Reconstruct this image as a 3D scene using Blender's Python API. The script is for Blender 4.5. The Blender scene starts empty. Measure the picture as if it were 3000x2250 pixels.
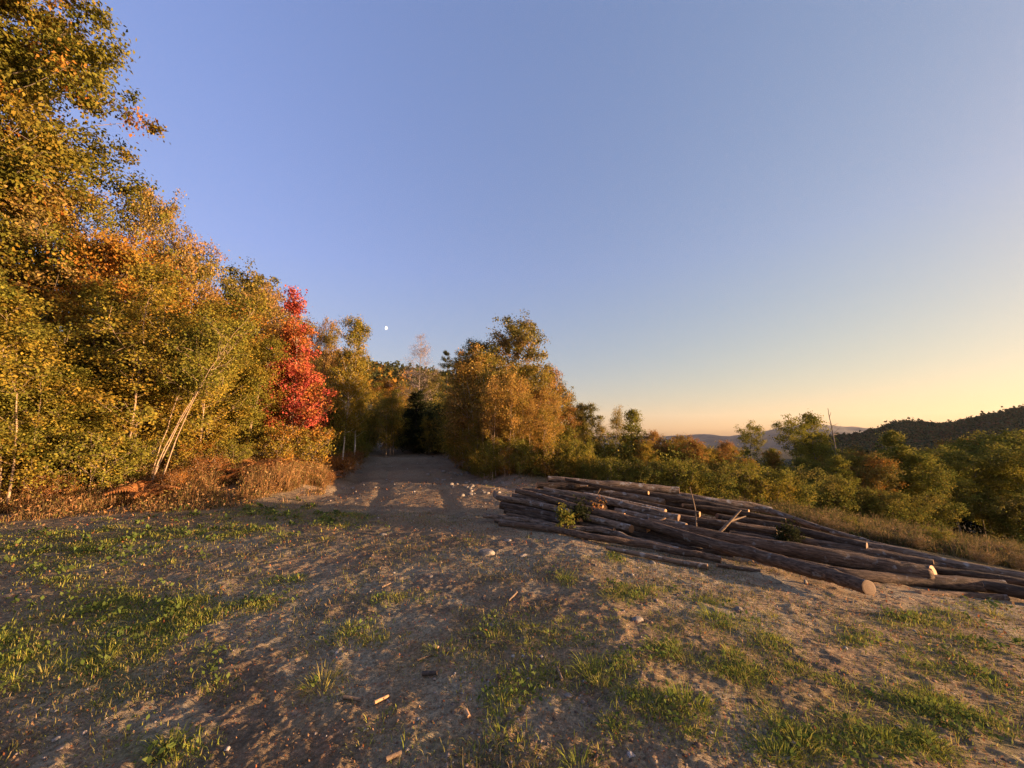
import bpy, math
import numpy as np
from mathutils import Vector
R = math.radians
scn = bpy.context.scene
COL = scn.collection

# ------------------------------------------------------------------ camera, sky, sun, exposure
PITCH = R(7.8); FPX = 1128.0; CAMZ = 1.7
cam_d = bpy.data.cameras.new('camera'); cam = bpy.data.objects.new('camera', cam_d); COL.objects.link(cam)
cam.location = (0, 0, CAMZ); cam.rotation_euler = (R(90) + PITCH, 0, 0)
cam_d.sensor_width = 36; cam_d.lens = 36 * FPX / 3000; cam_d.clip_start = .05; cam_d.clip_end = 30000
scn.camera = cam
SUN_AZ, SUN_EL = R(97), R(2.9)
world = bpy.data.worlds.new('World'); scn.world = world; world.use_nodes = True
wn, wl = world.node_tree.nodes, world.node_tree.links
bg = wn['Background']
sky = wn.new('ShaderNodeTexSky'); sky.sky_type = 'NISHITA'; sky.sun_disc = False
sky.sun_elevation = SUN_EL; sky.sun_rotation = SUN_AZ
sky.altitude = 200; sky.air_density = 1.0; sky.dust_density = 1.0; sky.ozone_density = 3.0
sep = wn.new('ShaderNodeSeparateColor'); comb = wn.new('ShaderNodeCombineColor')   # the mild contrast and violet cast of the evening sky
wl.new(sky.outputs[0], sep.inputs[0]); wl.new(comb.outputs[0], bg.inputs[0])
for k, (gain, gam) in enumerate(((.965, .65), (.672, .56), (.735, .44))):
    a_ = wn.new('ShaderNodeMath'); a_.operation = 'MULTIPLY'; a_.inputs[1].default_value = .689; wl.new(sep.outputs[k], a_.inputs[0])
    b_ = wn.new('ShaderNodeMath'); b_.operation = 'POWER'; b_.inputs[1].default_value = gam; wl.new(a_.outputs[0], b_.inputs[0])
    c_ = wn.new('ShaderNodeMath'); c_.operation = 'MULTIPLY'; c_.inputs[1].default_value = gain / .689; wl.new(b_.outputs[0], c_.inputs[0]); o_ = c_.outputs[0]
    if k == 2:                                                    # the low air takes the blue out of the light
        tc_ = wn.new('ShaderNodeTexCoord'); xyz = wn.new('ShaderNodeSeparateXYZ'); wl.new(tc_.outputs['Generated'], xyz.inputs[0])
        mr = wn.new('ShaderNodeMapRange'); mr.inputs[1].default_value = 0; mr.inputs[2].default_value = .40; mr.inputs[3].default_value = .66; mr.inputs[4].default_value = 1.03; wl.new(xyz.outputs[2], mr.inputs[0])
        dt = wn.new('ShaderNodeVectorMath'); dt.operation = 'DOT_PRODUCT'; dt.inputs[1].default_value = (math.sin(SUN_AZ), math.cos(SUN_AZ), 0); wl.new(tc_.outputs['Generated'], dt.inputs[0])
        m2 = wn.new('ShaderNodeMapRange'); m2.inputs[1].default_value = -.6; m2.inputs[2].default_value = .9; m2.inputs[3].default_value = 1.15; m2.inputs[4].default_value = .80; wl.new(dt.outputs['Value'], m2.inputs[0])
        for src in (mr, m2):
            q_ = wn.new('ShaderNodeMath'); q_.operation = 'MULTIPLY'; wl.new(o_, q_.inputs[0]); wl.new(src.outputs[0], q_.inputs[1]); o_ = q_.outputs[0]
    wl.new(o_, comb.inputs[k])
gd = wn.new('ShaderNodeVectorMath'); gd.operation = 'DOT_PRODUCT'; gd.inputs[1].default_value = (math.sin(SUN_AZ) * .995, math.cos(SUN_AZ) * .995, .10)
gc = wn.new('ShaderNodeTexCoord'); wl.new(gc.outputs['Generated'], gd.inputs[0])
g0 = wn.new('ShaderNodeMath'); g0.operation = 'MAXIMUM'; g0.inputs[1].default_value = 0; wl.new(gd.outputs['Value'], g0.inputs[0])
g1 = wn.new('ShaderNodeMath'); g1.operation = 'POWER'; g1.inputs[1].default_value = 11; wl.new(g0.outputs[0], g1.inputs[0])
g2 = wn.new('ShaderNodeVectorMath'); g2.operation = 'SCALE'; g2.inputs[0].default_value = (1.9, 1.12, .58); wl.new(g1.outputs[0], g2.inputs['Scale'])   # sunset glow round the sun
g3 = wn.new('ShaderNodeVectorMath'); g3.operation = 'ADD'; wl.new(g2.outputs[0], g3.inputs[0]); wl.new(comb.outputs[0], g3.inputs[1]); wl.new(g3.outputs[0], bg.inputs[0])
bg.inputs[1].default_value = .15
sd = bpy.data.lights.new('sun', 'SUN'); sd.energy = 4.8; sd.angle = R(1.0); sd.color = (1, .62, .32)
sun = bpy.data.objects.new('sun', sd); COL.objects.link(sun)
sun_vec = Vector((math.sin(SUN_AZ) * math.cos(SUN_EL), math.cos(SUN_AZ) * math.cos(SUN_EL), math.sin(SUN_EL)))
sun.rotation_euler = sun_vec.to_track_quat('Z', 'Y').to_euler(); sun.location = (60, -20, 30)
vs = scn.view_settings; vs.view_transform = 'Standard'; vs.look = 'None'; vs.gamma = 1; vs.exposure = 2.2
scn.cycles.use_denoising = True; scn.cycles.denoising_prefilter = 'NONE'
scn.cycles.max_bounces = 5; scn.cycles.diffuse_bounces = 3; scn.cycles.transmission_bounces = 3
scn.cycles.volume_bounces = 0

# ------------------------------------------------------------------ helpers
def nmix(a, b, t): return a + (b - a) * t
def sstep(a, b, x):
    t = np.clip((np.asarray(x, float) - a) / (b - a), 0, 1); return t * t * (3 - 2 * t)
def hsh(ix, iy, seed):
    h = (ix.astype(np.int64) * 374761393 + iy.astype(np.int64) * 668265263 + seed * 974634777) & 0xFFFFFFFF
    h = ((h ^ (h >> 13)) * 1274126177) & 0xFFFFFFFF
    return ((h ^ (h >> 16)) & 0xFFFF) / 65535.0
def vnoise(x, y, seed=0):
    x = np.asarray(x, float); y = np.asarray(y, float)
    xi = np.floor(x); yi = np.floor(y); fx = x - xi; fy = y - yi
    fx = fx * fx * (3 - 2 * fx); fy = fy * fy * (3 - 2 * fy)
    a = hsh(xi, yi, seed); b = hsh(xi + 1, yi, seed); c = hsh(xi, yi + 1, seed); d = hsh(xi + 1, yi + 1, seed)
    return nmix(nmix(a, b, fx), nmix(c, d, fx), fy)
def fbm(x, y, seed=0, o=4, g=.5):
    s = 0; a = 1; t = 0; f = 1
    for k in range(o):
        s = s + a * vnoise(x * f + 17.3 * k, y * f - 9.1 * k, seed + k); t += a; a *= g; f *= 2.03
    return s / t

def ray(px, py):                                   # direction through a photograph pixel (3000 x 2250)
    u = (px - 1500) / FPX; v = (py - 1125) / FPX
    c, s = math.cos(PITCH), math.sin(PITCH)
    return np.array([u, c + v * s, s - v * c])
def project(x, y, z):                              # world point -> photograph pixel, for surveying masks
    c, s = math.cos(PITCH), math.sin(PITCH); z = z - CAMZ
    f = np.maximum(y * c + z * s, 1e-3); up = -y * s + z * c
    return 1500 + FPX * x / f, 1125 - FPX * up / f

# ------------------------------------------------------------------ terrain heights
_ry = np.array([0, 6, 9, 11.7, 21, 32, 40, 50, 60.])
_rx = np.array([-1.6, -1.9, -2.3, -2.9, -5.6, -10, -14.6, -22, -31.])
def road_x(y): return np.interp(y, _ry, _rx)
ROAD_HW = 2.4
def height(x, y):
    x = np.asarray(x, float); y = np.asarray(y, float)
    h = -.10 * np.maximum(x - 1, 0) - .07 * np.maximum(x - 9, 0) - .05 * np.maximum(x - 45, 0)
    h = h * sstep(-40, 0, y) if False else h
    h = np.maximum(h, -40)
    d = y - 15
    rise = np.where(d > 0, .05 * d * d / (d + 4), 0)
    h = h + rise * sstep(14, -2, x - .1 * y)
    w = (road_x(y) - ROAD_HW) - x
    far = sstep(9.6, 12.5, y + .08 * np.minimum(w, 20))
    h = h + (.50 * sstep(.0, 2.4, w) + .02 * np.maximum(w - 2, 0)) * far
    h = h + (.20 * np.exp(-((y - 17.5 - .15 * (x - road_x(y))) / .9) ** 2) + .14 * np.exp(-((y - 13.4 + .2 * (x - road_x(y))) / .5) ** 2) + .18 * np.exp(-((y - 23.5) / 1.0) ** 2)) * sstep(3.2, 2.0, np.abs(x - road_x(y)))
    we = x - (road_x(y) + ROAD_HW)
    h = h + .38 * sstep(.2, 1.6, we) * sstep(12.0, 15, y) * sstep(5.5, 3.0, we)
    h = h + .10 * np.maximum(y - 60, 0) * sstep(40, -10, x) * sstep(400, 60, y)
    return h
def micro(x, y):
    r = np.hypot(x, y)
    fade = 1 / (1 + (r / 25) ** 2)
    m = .035 * (fbm(x * .55, y * .55, 3, 3) - .5)
    m = m + fade * (.034 * (fbm(x * 2.3, y * 2.3, 11, 4, .6) - .5))
    cl = fbm(x * 9, y * 9, 21, 3, .6)
    m = m + fade * (.014 * np.maximum(cl - .46, 0) / .3 + .022 * (fbm(x * 24, y * 24, 31, 3, .8) - .5))
    dr = np.abs(x - road_x(y)); on = sstep(6.5, 9, y) * sstep(60, 45, y)
    rut = np.exp(-((dr - .95) / .17) ** 2) * (.6 + .5 * vnoise(y * .8, x * 0, 77))
    return m - (.06 * rut + .16 * np.exp(-((x - road_x(y) + 2.15) / .35) ** 2) * sstep(11, 13, y) * sstep(26, 20, y)) * on
def ground_z(x, y): return height(x, y) + micro(x, y)
def hit(px, py, zf=None, dmin=.8, dmax=80):
    d = ray(px, py); zf = zf or (lambda x, y: height(x, y))
    t = np.arange(dmin, dmax, .02); x = d[0] * t; y = d[1] * t; z = CAMZ + d[2] * t
    b = np.nonzero(z <= zf(x, y))[0]
    i = b[0] if len(b) else len(t) - 1
    return np.array([x[i], y[i], z[i]])

# ------------------------------------------------------------------ mesh building
def mesh(name, V, F, mats, cols=None, smooth=False, uvs=None):
    V = np.asarray(V, np.float32); me = bpy.data.meshes.new(name)
    F = np.asarray(F, np.int32); n, k = F.shape
    me.vertices.add(len(V)); me.vertices.foreach_set('co', V.ravel())
    me.loops.add(n * k); me.loops.foreach_set('vertex_index', F.ravel())
    me.polygons.add(n); me.polygons.foreach_set('loop_start', np.arange(0, n * k, k, dtype=np.int32))
    me.polygons.foreach_set('loop_total', np.full(n, k, np.int32))
    if smooth: me.polygons.foreach_set('use_smooth', np.ones(n, bool))
    if cols is not None:
        a = me.color_attributes.new('col', 'FLOAT_COLOR', 'POINT')
        c = np.ones((len(V), 4), np.float32); c[:, :3] = cols; a.data.foreach_set('color', c.ravel())
    me.update(calc_edges=True); me.validate(clean_customdata=False)
    for m in (mats if isinstance(mats, list) else [mats]): me.materials.append(m)
    return me
def link(name, me, parent=None, loc=None):
    o = bpy.data.objects.new(name, me); COL.objects.link(o)
    if parent is not None: o.parent = parent
    if loc is not None: o.location = loc
    return o
def tag(o, label, cat, group=None, kind=None):
    if label: o['label'] = label
    if cat: o['category'] = cat
    if group: o['group'] = group
    if kind: o['kind'] = kind
    return o

def tube(path, rad, sides=6):
    P = np.asarray(path, float); rad = np.asarray(rad, float); n = len(P)
    T = np.gradient(P, axis=0); T /= np.linalg.norm(T, axis=1)[:, None] + 1e-9
    ref = np.array([0, 0, 1.]) if abs(T[0][2]) < .9 else np.array([1., 0, 0])
    A = np.cross(T, ref); A /= np.linalg.norm(A, axis=1)[:, None] + 1e-9
    B = np.cross(T, A)
    a = np.arange(sides) * 2 * np.pi / sides
    ring = P[:, None] + rad.reshape(n, -1)[:, :, None] * (np.cos(a)[None, :, None] * A[:, None] + np.sin(a)[None, :, None] * B[:, None]) if rad.ndim == 1 else \
        P[:, None] + rad[:, :, None] * (np.cos(a)[None, :, None] * A[:, None] + np.sin(a)[None, :, None] * B[:, None])
    V = ring.reshape(-1, 3)
    i = np.arange(n - 1)[:, None] * sides; j = np.arange(sides)[None]; j2 = (j + 1) % sides
    F = np.stack([i + j, i + j2, i + sides + j2, i + sides + j], -1).reshape(-1, 4)
    return V, F
class Bag:
    def __init__(s): s.V = []; s.F = []; s.C = []; s.n = 0
    def add(s, V, F, C=None):
        s.V.append(V); s.F.append(np.asarray(F) + s.n); s.n += len(V)
        if C is not None: s.C.append(np.broadcast_to(C, (len(V), 3)))
    def arr(s): return np.concatenate(s.V), np.concatenate(s.F), (np.concatenate(s.C) if s.C else None)

def unit(v): return v / (np.linalg.norm(v, axis=-1, keepdims=True) + 1e-9)
def leaves(rng, P, size, droop=.35, width=.6, N0=None):
    n = len(P)
    d = unit(rng.normal(size=(n, 3)) + np.array([0, 0, -droop]))
    nn = rng.normal(size=(n, 3)) if N0 is None else N0 + .36 * rng.normal(size=(n, 3))
    s = unit(np.cross(d, nn)); nn = np.cross(s, d)
    L = (np.broadcast_to(size, (n,)) * rng.uniform(.65, 1.3, n))[:, None]; W = L * width
    V = np.stack([P, P + .45 * L * d + .5 * W * s + .10 * L * nn, P + L * d - .08 * L * nn, P + .45 * L * d - .5 * W * s + .10 * L * nn], 1)
    return V.reshape(-1, 3), np.arange(4 * n).reshape(n, 4)

# ------------------------------------------------------------------ materials
def mat(name):
    m = bpy.data.materials.new(name); m.use_nodes = True
    return m, m.node_tree.nodes, m.node_tree.links, m.node_tree.nodes['Principled BSDF']
def leaf_material(name, trans=.35, gloss=.03):
    m, n, l, p = mat(name); n.remove(p); out = n['Material Output']
    at = n.new('ShaderNodeAttribute'); at.attribute_name = 'col'
    di = n.new('ShaderNodeBsdfDiffuse'); tr = n.new('ShaderNodeBsdfTranslucent'); mx = n.new('ShaderNodeMixShader')
    l.new(at.outputs['Color'], di.inputs[0]); l.new(at.outputs['Color'], tr.inputs[0])
    mx.inputs[0].default_value = trans; l.new(di.outputs[0], mx.inputs[1]); l.new(tr.outputs[0], mx.inputs[2])
    l.new(mx.outputs[0], out.inputs[0]); return m
LEAF = leaf_material('leaf'); GRASSM = leaf_material('grass_blade', .3)
def ramp(n, stops):
    r = n.new('ShaderNodeValToRGB'); e = r.color_ramp.elements
    while len(e) > 1: e.remove(e[0])
    e[0].position = stops[0][0]; e[0].color = (*stops[0][1], 1)
    for p, c in stops[1:]:
        k = e.new(p); k.color = (*c, 1)
    return r
def noise_node(n, l, coord, scale, detail=4, rough=.6):
    t = n.new('ShaderNodeTexNoise'); t.inputs['Scale'].default_value = scale; t.inputs['Detail'].default_value = detail
    t.inputs['Roughness'].default_value = rough; l.new(coord, t.inputs['Vector']); return t
def ground_material():
    m, n, l, p = mat('dirt'); at = n.new('ShaderNodeAttribute'); at.attribute_name = 'col'
    tc = n.new('ShaderNodeTexCoord'); c = tc.outputs['Object']
    a = noise_node(n, l, c, 30, 8, .85); r = ramp(n, [(.32, (.18, .165, .15)), (.46, (.72, .71, .70)), (.54, (1.0, .98, .96)), (.66, (1.9, 1.85, 1.8))])
    l.new(a.outputs[0], r.inputs[0])
    mu = n.new('ShaderNodeMix'); mu.data_type = 'RGBA'; mu.blend_type = 'MULTIPLY'; mu.inputs[0].default_value = 1
    l.new(at.outputs['Color'], mu.inputs[6]); l.new(r.outputs[0], mu.inputs[7])
    l.new(mu.outputs[2], p.inputs['Base Color']); p.inputs['Roughness'].default_value = .95; p.inputs['Specular IOR Level'].default_value = .1
    b = n.new('ShaderNodeBump'); b.inputs['Strength'].default_value = .9; b.inputs['Distance'].default_value = .018
    l.new(a.outputs[0], b.inputs['Height']); l.new(b.outputs[0], p.inputs['Normal']); return m
DIRT = ground_material()
def bark_material(name, stops, scale=(30, 30, 6), spots=None, bump=.5, dist=.01, lo=.52):
    m, n, l, p = mat(name); tc = n.new('ShaderNodeTexCoord'); mp = n.new('ShaderNodeMapping'); mp.inputs['Scale'].default_value = scale
    l.new(tc.outputs['UV' if False else 'Object'], mp.inputs[0])
    a = noise_node(n, l, mp.outputs[0], 1, 6, .65); r = ramp(n, stops); l.new(a.outputs[0], r.inputs[0])
    col = r.outputs[0]
    if spots:
        b = noise_node(n, l, tc.outputs['Object'], spots[1], 3, .6)
        rr = ramp(n, [(lo, (0, 0, 0)), (lo + .1, (1, 1, 1))]); l.new(b.outputs[0], rr.inputs[0])
        mx = n.new('ShaderNodeMix'); mx.data_type = 'RGBA'; l.new(rr.outputs[0], mx.inputs[0]); l.new(col, mx.inputs[6]); mx.inputs[7].default_value = (*spots[0], 1)
        col = mx.outputs[2]
    l.new(col, p.inputs['Base Color']); p.inputs['Roughness'].default_value = .9; p.inputs['Specular IOR Level'].default_value = .2
    bn = n.new('ShaderNodeBump'); bn.inputs['Strength'].default_value = bump; bn.inputs['Distance'].default_value = dist
    l.new(a.outputs[0], bn.inputs['Height']); l.new(bn.outputs[0], p.inputs['Normal']); return m
BARK = {
 'grey': bark_material('grey_bark', [(.3, (.09, .07, .055)), (.6, (.24, .19, .15)), (.8, (.34, .29, .24))]),
 'birch': bark_material('birch_bark', [(.3, (.12, .10, .09)), (.42, (.55, .48, .42)), (.8, (.72, .66, .6))], scale=(5, 5, 18)),
 'tan': bark_material('tan_bark', [(.3, (.18, .12, .08)), (.6, (.40, .29, .2)), (.8, (.5, .4, .3))]),
 'dark': bark_material('dark_bark', [(.3, (.03, .025, .02)), (.6, (.08, .06, .05)), (.8, (.12, .1, .08))]),
}
LOGM = {
 'brown': bark_material('log_bark_brown', [(.32, (0.0245, 0.016, 0.0118)), (.5, (0.098, 0.0639, 0.0442)), (.7, (0.205, 0.135, 0.0939))], (5, 42, 42), ((.20, .185, .17), 9), 1.0, .02, .62),
 'grey': bark_material('log_bark_grey', [(.36, (0.0369, 0.0266, 0.0192)), (.5, (0.14, 0.0977, 0.0707)), (.7, (0.266, 0.195, 0.144))], (6, 34, 34), ((.27, .255, .24), 7), 1.0, .015, .57),
 'dark': bark_material('log_bark_dark', [(.32, (0.0164, 0.0115, 0.00884)), (.5, (0.0533, 0.0355, 0.025)), (.7, (0.123, 0.0835, 0.0604))], (6, 30, 30), ((.13, .12, .11), 8), 1.0, .018, .62),
 'pale': bark_material('log_bark_pale', [(.36, (0.0614, 0.0444, 0.0324)), (.46, (0.287, 0.222, 0.169)), (.7, (0.553, 0.444, 0.346))], (22, 9, 9), ((.03, .027, .025), 6), .5, .008, .58),
}
def wood_material(name='cut_wood', f=1.0):
    m, n, l, p = mat(name); tc = n.new('ShaderNodeTexCoord')
    w = n.new('ShaderNodeTexWave'); w.wave_type = 'RINGS'; w.rings_direction = 'X'; w.inputs['Scale'].default_value = 14; w.inputs['Distortion'].default_value = 6; w.inputs['Detail'].default_value = 4
    l.new(tc.outputs['Object'], w.inputs[0]); r = ramp(n, [(0, (.30 * f, .155 * f, .072 * f)), (1, (.42 * f, .23 * f, .11 * f))]); l.new(w.outputs[0], r.inputs[0])
    l.new(r.outputs[0], p.inputs['Base Color']); p.inputs['Roughness'].default_value = .8; return m
WOOD = wood_material(); SHADED_WOOD = wood_material('shaded_wood', .38)  # second is cut wood darkened to paint in the shaded butt; grey logs share it
def plain(name, stops, scale=12, rough=.9, bump=.4, dist=.01):
    m, n, l, p = mat(name); tc = n.new('ShaderNodeTexCoord'); a = noise_node(n, l, tc.outputs['Object'], scale, 5)
    r = ramp(n, stops); l.new(a.outputs[0], r.inputs[0]); l.new(r.outputs[0], p.inputs['Base Color']); p.inputs['Roughness'].default_value = rough
    b = n.new('ShaderNodeBump'); b.inputs['Strength'].default_value = bump; b.inputs['Distance'].default_value = dist
    l.new(a.outputs[0], b.inputs['Height']); l.new(b.outputs[0], p.inputs['Normal']); return m
STONE = plain('stone', [(.3, (.11, .09, .075)), (.55, (.21, .18, .15)), (.75, (.33, .29, .25))], 9)
STICK = plain('stick', [(.3, (.09, .06, .038)), (.7, (.23, .155, .10))], 30)
SPLIT = plain('split_wood', [(.3, (.30, .17, .085)), (.7, (.50, .30, .16))], 30)
HILLM = plain('hill_soil', [(.3, (.03, .032, .018)), (.7, (.07, .06, .03))], .08, bump=0)

# ------------------------------------------------------------------ patches of green on the ground (surveyed in the photograph)
S = 3000 / 2212
PATCH = [(130,1190,190,38,1),(560,1105,190,16,.8),(420,1150,250,22,.7),(735,1118,60,22,.8),(230,1310,150,40,1),(40,1400,80,40,1),(380,1330,80,35,1),
 (330,1385,120,50,1),(120,1445,170,50,1),(60,1490,80,25,1),(560,1300,60,32,1),(250,1480,75,35,1),(430,1405,50,22,.8),(470,1490,30,14,.8),(320,1625,95,35,1),
 (640,1250,30,9,.8),(1350,1280,85,18,1),(850,1300,80,18,.5),(780,1370,70,20,.5),(1210,1250,40,9,.7),(1350,1440,30,14,.9),(1430,1410,55,18,.9),(1540,1300,60,10,.6),
 (1670,1390,50,18,1),(1600,1450,85,26,1),(1710,1440,35,18,.9),(1500,1585,45,20,1),(1720,1530,65,28,.9),(1850,1380,50,18,.8),(2000,1340,160,18,.9),(2050,1440,90,30,1),
 (2130,1390,120,20,.9),(1960,1540,150,45,1),(2100,1605,140,50,1.1),(1900,1625,80,28,.9),(1330,1575,32,14,.9),(1450,1530,60,18,.6),(1050,1420,60,28,.35),(1090,1510,32,14,.9),
 (1230,1380,90,28,.4),(690,1480,30,12,.6),(150,1250,60,20,.5),(1840,1480,60,25,.9),(2180,1500,60,30,.9),(900,1420,80,30,.25),(1330,1205,14,14,.9),(2120,1307,60,8,.8),(1750,1600,110,50,.8),(1650,1500,60,25,.7),(2080,1520,120,40,.9),(1560,1350,90,20,.7),(1400,1500,100,30,.3),(1100,1350,120,30,.3),(1300,1450,120,40,.28),(1150,1480,80,25,.4),(1000,1610,120,30,.5),(1200,1640,100,25,.5)]
def green_mask(x, y):
    px, py = project(x, y, height(x, y)); g = 0
    for (a, b, c, d, w) in PATCH:
        g = g + w * np.exp(-(((px - a * S) / (c * S)) ** 2 + ((py - b * S) / (d * S)) ** 2) * 1.1)
    inside = (px > -150) & (px < 3150) & (y > .5) & (py < 2330)
    out = sstep(.5, .75, fbm(x * .35, y * .35, 55, 3)) * .9
    return np.where(inside, np.minimum(g, 1.2), out)
DIRTP = [(760,1330,330,70),(1250,1180,420,60),(1400,1260,300,50),(2000,1300,300,30),(1000,1560,500,90),(150,1580,160,90),(1700,1330,200,40),(950,1480,200,50)]

# ------------------------------------------------------------------ the ground sheet, cut along the road edge
def polar():
    r1 = np.exp(np.arange(math.log(.7), math.log(55), .0052)); r2 = np.exp(np.arange(math.log(55), math.log(9000), .035))[1:]
    r = np.concatenate([r1, r2])
    a = np.concatenate([np.linspace(-66, 66, 480), np.linspace(66, 294, 90)[1:-1]]) * math.pi / 180
    return r, a
def soil_colour(x, y, m):
    px, py = project(x, y, height(x, y)); n1 = fbm(x * .9, y * .9, 101, 4); n2 = fbm(x * 4.2, y * 4.2, 131, 4, .6); n3 = fbm(x * 15, y * 15, 151, 3, .6)
    brown = np.array([.255, .188, .112]); dust = np.array([.335, .288, .198]); peat = np.array([.095, .068, .050]); rust = np.array([.31, .19, .12])
    c = brown * np.ones((len(x), 1))
    pale = sum(np.exp(-(((px - a * S) / (w * S)) ** 2 + ((py - b * S) / (h * S)) ** 2)) for a, b, w, h in DIRTP)
    t = np.clip(sstep(.42, .68, .55 * n1 + .45 * n2 + .10 * pale), 0, 1)[:, None]; c = nmix(c, dust, t * .7)
    pile_shade = np.exp(-((px - 1180) / 360) ** 2 - ((py - 1560) / 75) ** 2); c = nmix(c, np.array([.165, .122, .074]), pile_shade[:, None] * .6)  # log pile's cast shadow across the road mouth, painted into the soil
    t = sstep(.52, .72, fbm(x * 1.7, y * 1.7, 171, 4, .6))[:, None]; c = nmix(c, peat, t * .5)
    t = sstep(.55, .75, n3)[:, None]; c = nmix(c, rust, t * .55)
    g = green_mask(x, y); t = (np.clip(g, 0, 1) * sstep(.3, .6, n2))[:, None]; c = nmix(c, np.array([.12, .12, .035]), t * .6)
    w = (road_x(y) - ROAD_HW) - x; v = sstep(.8, 2.0, w) * sstep(10, 12, y); c = nmix(c, np.array([.24, .14, .07]), v[:, None] * .8)
    face = np.exp(-((w - .6) / .5) ** 2) * sstep(10.5, 12, y) * sstep(30, 20, y); c = nmix(c, np.array([.30, .235, .18]), face[:, None] * .5)
    we = x - (road_x(y) + ROAD_HW); face = np.exp(-((we - .9) / .8) ** 2) * sstep(11, 13, y) * sstep(32, 22, y); c = nmix(c, np.array([.30, .23, .18]), (face * sstep(.3, .6, n2))[:, None] * .8)
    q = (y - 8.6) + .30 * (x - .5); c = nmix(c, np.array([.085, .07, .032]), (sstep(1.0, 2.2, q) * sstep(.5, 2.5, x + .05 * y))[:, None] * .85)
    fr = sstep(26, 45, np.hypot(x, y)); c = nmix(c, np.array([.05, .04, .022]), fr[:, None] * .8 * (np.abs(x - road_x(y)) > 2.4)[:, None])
    return c
def build_ground():
    r, a = polar(); nr, na = len(r), len(a)
    A, RR = np.meshgrid(a, r); x = (RR * np.sin(A)).ravel(); y = (RR * np.cos(A)).ravel()
    x = np.append(x, 0.); y = np.append(y, 0.)
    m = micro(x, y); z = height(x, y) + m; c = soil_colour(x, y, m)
    V = np.stack([x, y, z], 1)
    i = np.arange(nr - 1)[:, None] * na; j = np.arange(na)[None]; j2 = (j + 1) % na
    F = np.stack([i + j, i + na + j, i + na + j2, i + j2], -1).reshape(-1, 4)
    ctr = V[F].mean(1); edge = .35 * (vnoise(ctr[:, 1] * .9, ctr[:, 0] * 0, 5) - .5)
    on = (np.abs(ctr[:, 0] - road_x(ctr[:, 1])) < ROAD_HW + edge) & (ctr[:, 1] > 9.2 + .5 * vnoise(ctr[:, 0] * 2, ctr[:, 0] * 0, 9)) & (ctr[:, 1] < 58)
    last = len(V) - 1; k = np.arange(na); cap = np.stack([np.full(na, last), k, (k + 1) % na, (k + 1) % na], 1)[:, :3]
    for nm, sel, kind in (('ground', ~on, 'structure'), ('dirt_road', on, 'structure')):
        f = F[sel]; u, inv = np.unique(f, return_inverse=True)
        vv, cc, ff = V[u], c[u], inv.reshape(f.shape)
        if nm == 'dirt_road': cc = nmix(cc, np.array([.25, .178, .108]), .5)
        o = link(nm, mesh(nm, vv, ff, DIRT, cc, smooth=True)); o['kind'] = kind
        if nm == 'ground':
            f3 = cap; u, inv = np.unique(f3, return_inverse=True)
            # the small disc under the photographer joins the same sheet
            import bmesh
            bm = bmesh.new(); bm.from_mesh(o.data); bm.verts.ensure_lookup_table()
            lay = bm.verts.layers.float_color['col']
            vc = bm.verts.new(V[last]); vc[lay] = (*c[last], 1)
            bm.verts.ensure_lookup_table(); order = [bm.verts[q] for q in range(na)]
            for q in range(na):
                try: bm.faces.new((vc, order[(q + 1) % na], order[q])).smooth = True
                except ValueError: pass
            bm.to_mesh(o.data); bm.free()
build_ground()

# ------------------------------------------------------------------ hills
def hill(name, pts, Rr, Rin, Rout, base, wob, seed, mat_=None):
    az = []; te = []
    for px, py in pts:
        d = ray(px, py); az.append(math.atan2(d[0], d[1])); te.append(d[2] / math.hypot(d[0], d[1]))
    az = np.array(az); te = np.array(te)
    A = np.linspace(az[0], az[-1], 260); E = np.interp(A, az, te) * Rr + CAMZ
    rr = np.concatenate([np.linspace(Rin, Rr, 40), np.linspace(Rr, Rout, 14)[1:]])
    AA, RR = np.meshgrid(A, rr); prof = np.where(RR <= Rr, sstep(Rin - .3 * (Rr - Rin), Rr, RR) , sstep(Rout + .2 * (Rout - Rr), Rr, RR))
    x = RR * np.sin(AA); y = RR * np.cos(AA)
    Z = base + (np.interp(AA, A, E) - base) * prof + wob * (fbm(x / (Rr * .08), y / (Rr * .08), seed, 4) - .5) * sstep(0, .6, prof) * (RR < Rr * .99)
    nr, na = len(rr), len(A); i = np.arange(nr - 1)[:, None] * na; j = np.arange(na - 1)[None]
    F = np.stack([i + j, i + na + j, i + na + j + 1, i + j + 1], -1).reshape(-1, 4)
    V = np.stack([x, y, Z], -1).reshape(-1, 3)
    o = link(name, mesh(name, V, F, mat_ or HILLM, smooth=True)); o['kind'] = 'structure'
    return (rr, A, Z)
def hz(h, r, a):
    rr, A, Z = h; fi = np.interp(r, rr, np.arange(len(rr))); fj = np.interp(a, A, np.arange(len(A)))
    i = np.clip(fi.astype(int), 0, len(rr) - 2); j = np.clip(fj.astype(int), 0, len(A) - 2); u = fi - i; v = fj - j
    return (Z[i, j] * (1 - u) * (1 - v) + Z[i + 1, j] * u * (1 - v) + Z[i, j + 1] * (1 - u) * v + Z[i + 1, j + 1] * u * v)
FARM = plain('far_forest', [(.3, (.025, .025, .022)), (.7, (.05, .04, .03))], .02, bump=0)
hill('mountain', [(1700, 1283), (1950, 1279), (2087, 1277), (2138, 1280), (2188, 1274), (2315, 1253), (2370, 1247), (2423, 1249), (2537, 1258), (2750, 1262), (3100, 1270)], 4200, 1500, 5200, -60, 60, 401, FARM)
RIDGE = hill('hill', [(2330, 1318), (2450, 1296), (2530, 1284), (2620, 1264), (2720, 1261), (2800, 1251), (2870, 1232), (2950, 1221), (3000, 1213), (3200, 1193), (3600, 1168), (4300, 1178)], 640, 220, 950, -45, 26, 411)
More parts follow.
